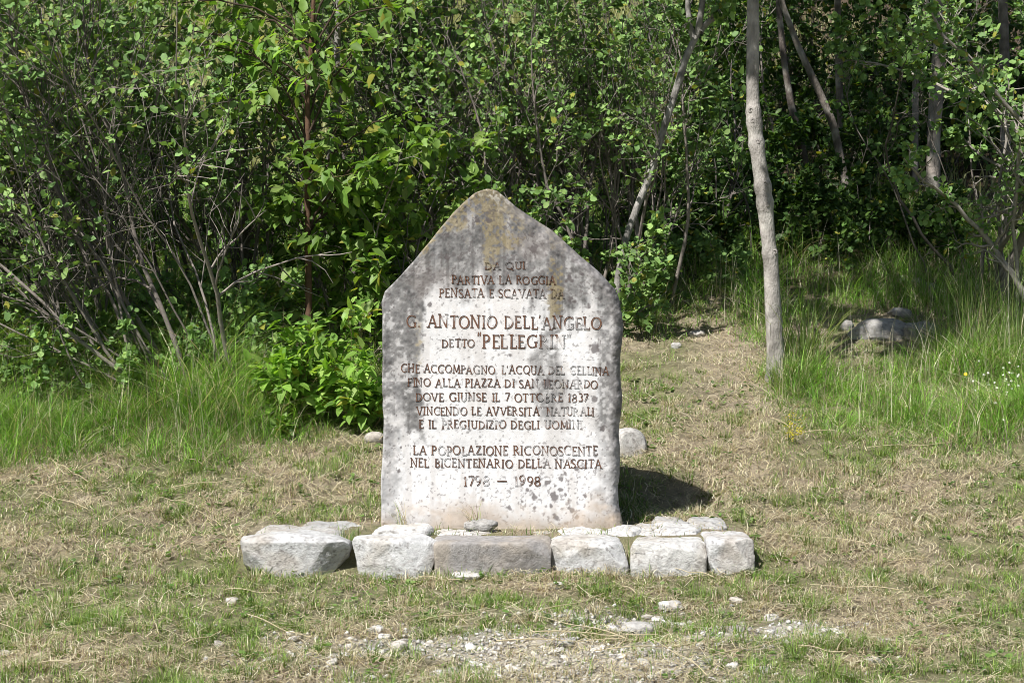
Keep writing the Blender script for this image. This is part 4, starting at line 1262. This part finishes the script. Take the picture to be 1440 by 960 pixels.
def trunk_tree(name, label, path, Y0, Y1, seed, bark, group=None, top=7.5, crown=None, knots=(), leafcols=LEAF_DARK, forks=(), limb=True, leafsize=0.09, nleaf=5500, base_px=None, extra=()):
    """path: (px, py, width px) from the foot upwards; depth runs from Y0 to Y1; the stem goes on above the frame into its crown"""
    rs = np.random.RandomState(seed)
    path = list(path)
    n = len(path)
    pts, rad = [], []
    for i, (px, py, w) in enumerate(path):
        Y = Y0 + (Y1 - Y0) * i / max(n - 1, 1)
        pts.append(at(px, py, Y))
        rad.append(w / 2 * (Y - CAM_Y) / F)
    pts, rad = np.array(pts), np.array(rad)
    foot = pts[0].copy()
    foot[2] = float(ground(foot[0], foot[1]))
    if pts[0][2] > foot[2]:
        pts = np.concatenate([[[foot[0], foot[1], foot[2] - 0.05]], pts])
        rad = np.concatenate([[rad[0] * 1.12], rad])
    d = norm(pts[-1] - pts[-2])
    d = norm(d * 0.6 + np.array([0, 0, 0.6]))
    k = 0
    while pts[-1][2] < top:
        pts = np.concatenate([pts, [pts[-1] + d * 0.55 + rs.normal(0, 0.05, 3)]])
        rad = np.concatenate([rad, [max(rad[-1] * 0.90, 0.01)]])
        k += 1
    s = np.concatenate([[0], np.cumsum(np.linalg.norm(np.diff(pts, axis=0), axis=1))])
    t = np.arange(0, s[-1], 0.035)
    P = np.stack([np.interp(t, s, pts[:, a]) for a in range(3)], 1)
    ker = np.hanning(9)
    ker /= ker.sum()
    for a in range(3):
        P[:, a] = np.convolve(np.pad(P[:, a], 4, mode='edge'), ker, 'valid')
    R = np.interp(t, s, rad) * (1 + 0.10 * (fbm2(t * 3 + seed, t * 0 + 2, seed, 3) - 0.5))
    for kx, ky in knots:
        kz = at(kx, ky, Y0)[2]
        R = R * (1 + 0.20 * np.exp(-((P[:, 2] - kz) / 0.03) ** 2))
    root = empty(name, foot, label, 'tree', group)
    mb = MB()
    kk = 16
    mb.tube(P, R, kk)
    v = mb.v[0]
    vr = v.reshape(-1, kk, 3)
    cen = P[:, None]
    nz = fbm3(v * np.array([22, 22, 9]), seed, 3).reshape(-1, kk, 1) - 0.5
    vr[:] = cen + (vr - cen) * (1 + 0.16 * nz)
    f1 = fbm3(v * np.array([10, 10, 16]), seed + 1, 4)
    f2 = fbm3(v * np.array([35, 35, 8]), seed + 2, 3)
    c = np.array(bark) * (0.25 + 0.75 * f1 + 0.70 * f2)[:, None]
    bands = sstep(0.52, 0.66, fbm3(v * np.array([5, 5, 34]), seed + 4, 3))[:, None] * 0.45
    c = c * (1 - bands) + np.array(bark) * 0.45 * bands
    blot = sstep(0.60, 0.70, fbm3(v * np.array([16, 16, 10]), seed + 6, 4))[:, None] * 0.6
    c = c * (1 - blot) + np.array([0.12, 0.11, 0.095]) * blot
    pale = sstep(0.54, 0.68, f1)[:, None] * 0.4
    mb.c[0] = c * (1 - pale) + np.array([0.42, 0.41, 0.37]) * pale
    tr = mb.build('trunk', M_bark, root, tuple(foot))
    for kx, ky in knots:
        p = at(kx, ky, Y0)
        i = np.argmin(np.abs(P[:, 2] - p[2]))
        c0 = P[i] + norm(np.array([kx - 1058 - (ky - 0) * 0.06, -22.0, 3.0])) * R[i] * 0.92
        kn = MB()
        th = np.linspace(0, 2 * np.pi, 12, endpoint=False)
        for (r_o, yo, tone) in ((0.019, 0.0, 0.26), (0.012, -0.007, 0.30), (0.006, -0.003, 0.06)):
            ring = np.stack([np.cos(th) * r_o, np.full(12, yo), np.sin(th) * r_o * 1.15], 1) + c0
            kn.add(ring, col=(tone, tone * 0.92, tone * 0.85))
        jj = np.arange(12)
        j2 = (jj + 1) % 12
        kn.q.append(np.concatenate([np.stack([jj + 12 * a, j2 + 12 * a, j2 + 12 * a + 12, jj + 12 * a + 12], 1) for a in (0, 1)]))
        kn.add([c0 + np.array([0, 0.004, 0])], col=(0.03, 0.025, 0.02))
        kn.t.append(np.stack([jj + 24, j2 + 24, np.full(12, 36)], 1))
        kn.build('knot', M_bark, tr, tuple(c0)).location = Vector(c0) - Vector(foot)
    # limbs and crown above
    ml, mlf = MB(), MB()
    tips = []
    for f in forks:
        fp = np.array([at(px, py, Y0 + (Y1 - Y0) * 0.8 + dy) for px, py, w, dy in f])
        fr = np.array([w / 2 * (Y0 - CAM_Y) / F for px, py, w, dy in f])
        s2 = np.linspace(0, 1, 4 * len(fp))
        s1 = np.linspace(0, 1, len(fp))
        fp2 = np.stack([np.interp(s2, s1, fp[:, a]) for a in range(3)], 1) + rs.normal(0, 0.006, (len(s2), 3))
        ml.tube(fp2, np.interp(s2, s1, fr), 8, np.array(bark) * 0.9)
        for _ in range(10):
            q = fp2[rs.randint(2, len(fp2))]
            tp = polyline(rs, q, side_dir(rs, norm(fp2[-1] - fp2[0]), rs.uniform(.4, 1.0), 0.1), rs.uniform(.25, .6), 4, 0.2)
            ml.tube(tp, np.linspace(0.006, 0.002, 5), 4, np.array(bark))
            tips.append(tp)
    if crown:
        ccx, ccy, ccz, crx, crz = crown
        tops = P[P[:, 2] > ccz - crz]
        if len(tops) < 2:
            tops = P[-6:]
        nl = 26
        for b in range(nl):
            q = tops[rs.randint(0, len(tops))]
            tgt = np.array([ccx, ccy, ccz]) + norm(rs.normal(size=3)) * np.array([crx, crx, crz]) * rs.uniform(0.55, 1.0) + (np.array([q[0], q[1], ccz]) - np.array([ccx, ccy, ccz])) * 0
            m = 8
            u = np.linspace(0, 1, m)[:, None]
            lp = q + (tgt - q) * u + np.array([0, 0, 0.3]) * np.sin(np.pi * u) * 0.6 + rs.normal(0, 0.03, (m, 3))
            ml.tube(lp, np.linspace(0.03, 0.006, m), 5, np.array(bark) * 0.8)
            for _ in range(7):
                i = rs.randint(3, m)
                tp = polyline(rs, lp[i], side_dir(rs, norm(lp[-1] - lp[0]), rs.uniform(.4, 1.2), 0), rs.uniform(.4, .9), 4, 0.2)
                ml.tube(tp, np.linspace(0.008, 0.002, 5), 3, np.array(bark) * 0.8)
                tips.append(tp)
    if ml.n:
        ml.build('limbs', M_twig, root, tuple(foot))
    if tips:
        twig_leaves(rs, tips, max(nleaf / len(tips), 1), leafsize, leafcols, mlf, 0.4, LEAF_OVAL if leafsize > 0.06 else LEAF_V, 0.6)
        mlf.build('crown', M_broad if leafsize > 0.06 else M_leaf, root, tuple(foot))
    return root


GREYB = (0.30, 0.275, 0.25)
trunk_tree('slender_tree', 'slender pale grey knotted trunk standing alone in front of the dark wood', [(1091, 546, 46), (1091, 534, 33), (1091, 515, 26), (1090, 480, 24), (1087, 430, 23), (1084, 370, 21), (1079, 320, 21), (1074, 270, 22), (1066, 220, 20), (1060, 170, 20), (1058, 120, 18), (1059, 60, 18), (1059, 0, 17)],
           3.0, 3.0, 601, (0.34, 0.315, 0.29), crown=(0.85, 2.4, 5.05, 1.3, 1.5), nleaf=7500, top=6.0, knots=[(1062, 173), (1077, 286), (1078, 263), (1056, 157), (1071, 203), (1092, 357)])  # crown unseen above the frame, placed and thickened to dapple trunk and boulders
trunk_tree('forked_tree', 'thin grey tree slanting right and forking near the top edge, behind the memorial', [(868, 395, 10), (880, 335, 10), (896, 290, 10), (913, 250, 10), (926, 205, 10), (948, 135, 10), (965, 80, 10), (982, 45, 9)], 4.2, 4.2, 602, (0.25, 0.235, 0.22),
           forks=[[(975, 60, 9, 0), (968, 25, 8, 0), (965, -15, 7, 0), (960, -60, 5, 0)], [(985, 45, 9, 0), (1005, 20, 8, .05), (1030, -10, 6, .1), (1060, -45, 4, .1)]], top=6.2, crown=(0.9, 4.9, 6.1, 1.6, 1.3), leafcols=LEAF_GREY, leafsize=0.075, nleaf=6500)  # crown unseen above the frame, set where it shades the wood behind
trunk_tree('dark_tree', 'dark furrowed trunk deep in the left thicket', [(352, 390, 24), (346, 330, 22), (338, 250, 20), (340, 180, 18), (345, 120, 16), (340, 60, 15), (335, 0, 14)], 4.6, 4.8, 603, (0.13, 0.115, 0.10), top=4.8, crown=(-2.0, 5.2, 5.4, 1.1, 0.9), nleaf=1500)
trunk_tree('thin_grey_tree', 'thin grey stem just right of the brown sapling trunk', [(446, 360, 10), (452, 320, 10), (462, 250, 11), (468, 190, 11), (478, 120, 11), (474, 60, 10), (478, 0, 9)], 4.4, 4.4, 604, (0.30, 0.28, 0.26), top=4.5, crown=(-1.2, 4.8, 5.0, 0.9, 0.8), nleaf=1200)
WT = 'trees of the dark wood on the right'  # unseen crowns, set off their trunks and thickened to shade the wood
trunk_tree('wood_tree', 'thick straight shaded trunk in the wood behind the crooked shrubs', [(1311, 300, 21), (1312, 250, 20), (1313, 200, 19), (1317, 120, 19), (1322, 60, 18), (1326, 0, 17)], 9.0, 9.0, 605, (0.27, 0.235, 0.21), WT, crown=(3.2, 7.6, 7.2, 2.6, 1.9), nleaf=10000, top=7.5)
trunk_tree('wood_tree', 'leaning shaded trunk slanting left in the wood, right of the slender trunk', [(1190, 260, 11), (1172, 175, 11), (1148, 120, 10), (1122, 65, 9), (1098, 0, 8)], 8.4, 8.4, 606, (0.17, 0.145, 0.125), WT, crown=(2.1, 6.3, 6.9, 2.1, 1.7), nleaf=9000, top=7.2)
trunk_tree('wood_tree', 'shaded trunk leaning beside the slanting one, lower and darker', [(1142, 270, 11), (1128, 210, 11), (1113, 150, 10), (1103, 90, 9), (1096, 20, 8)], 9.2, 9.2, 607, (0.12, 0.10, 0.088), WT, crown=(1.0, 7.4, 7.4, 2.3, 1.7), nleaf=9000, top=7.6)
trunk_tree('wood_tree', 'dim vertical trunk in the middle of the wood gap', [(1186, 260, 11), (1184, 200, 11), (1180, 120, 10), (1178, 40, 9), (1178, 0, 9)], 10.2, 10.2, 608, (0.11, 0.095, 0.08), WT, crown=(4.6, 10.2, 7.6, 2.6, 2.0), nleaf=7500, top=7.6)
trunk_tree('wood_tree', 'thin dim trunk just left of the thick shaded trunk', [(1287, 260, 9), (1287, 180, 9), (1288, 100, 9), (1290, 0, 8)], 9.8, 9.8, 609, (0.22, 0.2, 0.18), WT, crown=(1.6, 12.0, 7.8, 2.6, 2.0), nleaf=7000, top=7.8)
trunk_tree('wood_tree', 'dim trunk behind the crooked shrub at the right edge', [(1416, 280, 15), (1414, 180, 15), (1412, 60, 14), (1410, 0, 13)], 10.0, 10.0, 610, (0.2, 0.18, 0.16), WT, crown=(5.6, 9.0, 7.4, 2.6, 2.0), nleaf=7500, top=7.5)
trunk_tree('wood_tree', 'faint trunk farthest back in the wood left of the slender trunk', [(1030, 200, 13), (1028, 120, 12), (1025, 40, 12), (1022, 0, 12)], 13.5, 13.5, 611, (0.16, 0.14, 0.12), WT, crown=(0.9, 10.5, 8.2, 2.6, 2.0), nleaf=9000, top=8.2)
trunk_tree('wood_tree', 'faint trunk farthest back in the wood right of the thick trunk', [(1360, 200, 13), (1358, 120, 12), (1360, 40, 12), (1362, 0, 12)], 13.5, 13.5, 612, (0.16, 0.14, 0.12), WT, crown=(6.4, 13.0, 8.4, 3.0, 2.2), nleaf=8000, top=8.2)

# the broad-leaved sapling with a brown trunk
SAP = np.random.RandomState(77)
sY = 3.1
spath = [(434, 410, 12), (433, 330, 11), (432, 250, 11), (433, 180, 10), (432, 120, 9), (438, 60, 8), (441, 0, 7), (440, -60, 6), (438, -120, 5)]
foot = at(434, 470, sY)
foot[2] = float(ground(foot[0], foot[1]))
sap = empty('sapling', foot, 'broad-leaved sapling with a thin brown trunk and drooping bright green sprays', 'tree')
sp = np.array([foot - [0, 0, .05]] + [at(a, b, sY) for a, b, w in spath])
sr = np.array([7] + [w / 2 for a, b, w in spath]) * 0.8 * (sY - CAM_Y) / F
s1, s2 = np.linspace(0, 1, len(sp)), np.linspace(0, 1, 60)
SPt = np.stack([np.interp(s2, s1, sp[:, a]) for a in range(3)], 1)
mb = MB()
mb.tube(SPt, np.interp(s2, s1, sr), 10, (0.11, 0.065, 0.042))
mb.build('trunk', M_twig, sap, tuple(foot))
ml, mlf = MB(), MB()
# (start y on the trunk, end px, end py, depth change) of each branch
brs = [(230, 345, 150, -.25), (200, 330, 60, -.2), (190, 545, 40, -.2), (150, 250, 70, -.3), (120, 170, 40, -.35), (100, 520, -20, .1), (90, 360, -10, .2), (260, 505, 175, .1), (255, 360, 120, .15),
       (120, 390, 60, -.4), (140, 470, 90, -.4), (40, 330, -60, 0), (40, 540, -70, 0), (60, 440, 100, -.4), (170, 480, 110, .35), (80, 280, 25, .1), (60, 200, 10, -.2), (330, 545, 215, -.2), (350, 500, 260, .1),
       (330, 560, 300, .15), (360, 380, 285, .2), (240, 420, 130, .3), (100, 560, 10, -.25), (280, 470, 250, -.35), (300, 545, 165, -.1), (30, 240, -30, .1)]
tips = []
for (sy0, ex, ey, dy) in brs:
    zz0 = at(434, sy0, sY)[2]
    i = int(np.argmin(np.abs(SPt[:, 2] - zz0)))
    q, e = SPt[i], at(ex, ey, sY + dy)
    u = np.linspace(0, 1, 10)[:, None]
    lp = q + (e - q) * u + np.array([0, 0, 0.16]) * np.sin(np.pi * u ** 0.8) + SAP.normal(0, 0.008, (10, 3))
    ml.tube(lp, np.linspace(0.009, 0.003, 10), 6, (0.06, 0.042, 0.03))
    for _ in range(7):
        k = SAP.randint(3, 10)
        tp = polyline(SAP, lp[k], side_dir(SAP, norm(lp[-1] - lp[0]), SAP.uniform(.4, 1.2), -0.1), SAP.uniform(.15, .34), 4, 0.15)
        ml.tube(tp, np.linspace(0.0035, 0.0015, 5), 4, (0.08, 0.07, 0.03))
        tips.append(tp)
    tips.append(lp[5:])
twig_leaves(SAP, tips, 4.2, 0.105, np.concatenate([LEAF_LIME, LEAF_LIME * 0.8]), mlf, 0.55, LEAF_OVAL, 1.3)
ml.build('branches', M_twig, sap, tuple(foot))
mlf.build('crown', M_broad, sap, tuple(foot))

# ------------------------------------------------------------------ small plants, flowers, stalks
frs = np.random.RandomState(9)


def flower(name, label, p, h, r, petal, heart, group=None, npet=6):
    mb = MB()
    p = np.array(p)
    top = p + np.array([frs.normal(0, .03), frs.normal(0, .03), h])
    root = empty(name, p, label, 'flower', group)
    mb.tube(np.array([p, (p + top) / 2 + frs.normal(0, .006, 3), top]), np.array([.0016, .0014, .0012]), 4, (0.10, 0.16, 0.04))
    mb.build('stem', M_grass, root, tuple(p))
    mf = MB()
    a = np.arange(npet) * 2 * np.pi / npet
    n_ = norm(SUNWARD + np.array([0, -0.6, 0.2]) + frs.normal(0, .3, 3))
    e1 = norm(np.cross(n_, [0.1, 0.2, 1.0]))
    e2 = np.cross(n_, e1)
    ax = np.cos(a)[:, None] * e1 + np.sin(a)[:, None] * e2
    leaves(mf, np.repeat(top[None], npet, 0), ax, np.repeat(n_[None], npet, 0), np.full(npet, r), np.repeat(np.array([petal]), npet, 0), LEAF_V)
    mf.build('petals', M_petal, root, tuple(p))
    mh = MB()
    th = np.linspace(0, 2 * np.pi, 8, endpoint=False)
    for rr_, up_ in ((0.30, 0.03), (0.15, 0.16)):
        mh.add(top + (np.cos(th)[:, None] * e1 + np.sin(th)[:, None] * e2) * r * rr_ + n_ * r * up_, col=heart)
    jj = np.arange(8)
    j2 = (jj + 1) % 8
    mh.q.append(np.stack([jj, j2, j2 + 8, jj + 8], 1))
    mh.add([top + n_ * r * 0.2], col=heart)
    mh.t.append(np.stack([jj + 8, j2 + 8, np.full(8, 16)], 1))
    mh.build('heart', M_petal, root, tuple(p))
    return root


flower('yellow_flower', 'single yellow flower in the uncut grass right of the boulders', on_ground(1357, 552), 0.12, 0.013, (0.75, 0.55, 0.03), (0.6, 0.35, 0.02), npet=9)
for k in range(34):
    px, py = frs.normal(1412, 22), frs.normal(566, 18)
    p = on_ground(min(px, 1470), py)
    flower('white_flower', 'small white daisy in the patch at the right edge of the uncut grass', p, frs.uniform(.06, .2), 0.008, (0.78, 0.78, 0.74), (0.6, 0.5, 0.1), 'small white daisies at the right edge')

# bedstraw with yellow flower spike
p = on_ground(1108, 624)
yb = empty('yellow_bedstraw', p, 'sprig of tiny yellow flowers at the border of the uncut grass', 'flower')
mb, mf = MB(), MB()
for k in range(7):
    st = polyline(frs, p, (0.25 + frs.normal(0, .2), frs.normal(0, .2), 1), frs.uniform(.10, .19), 6, 0.12)
    mb.tube(st, np.linspace(.0018, .001, 7), 4, (0.11, 0.15, 0.04))
    m = 34
    q = st[frs.randint(2, 7, m)] + frs.normal(0, .011, (m, 3))
    leaves(mf, q, frs.normal(size=(m, 3)), norm(frs.normal(size=(m, 3)) + SUNWARD), np.full(m, .010), np.array([[0.55, 0.50, 0.05]]) * frs.uniform(.6, 1.1, (m, 1)))
mb.build('stems', M_grass, yb, tuple(p))
mf.build('blossom', M_petal, yb, tuple(p))

# long dry stalks lying on the mown grass, copied one by one from four shapes
stalks = []
for k in range(4):
    mb = MB()
    L = (0.30, 0.42, 0.24, 0.55)[k]
    pts = polyline(frs, (-L / 2, 0, 0.012), (1, 0, 0.0), L, 9, 0.045)
    pts[:, 2] = 0.016 + 0.012 * np.abs(np.sin(np.linspace(0, 5, 10)))
    mb.tube(pts, np.linspace(.0027, .0014, 10), 5, (0.58, 0.51, 0.37))
    me = mb.mesh('dry_stalk')
    me.materials.append(M_grass)
    stalks.append(me)
for k in range(85):
    px, py = frs.uniform(0, 1440), frs.uniform(590, 950)
    if 330 < px < 1070 and 640 < py < 812:
        continue
    p = on_ground(px, py, 0.018)
    o = bpy.data.objects.new('dry_stalk', stalks[frs.randint(4)])
    COL.objects.link(o)
    o.location = p
    slope = 0.19 if p[1] > -0.4 else 0.05
    az = frs.uniform(0, 6.28)
    o.rotation_euler = (Matrix.Rotation(math.atan(slope), 3, 'X') @ Matrix.Rotation(az, 3, 'Z')).to_euler()
    tag(o, 'long pale dry stalk lying on the mown grass', 'dry stalk', 'dry stalks lying on the mown grass')
print('script done')
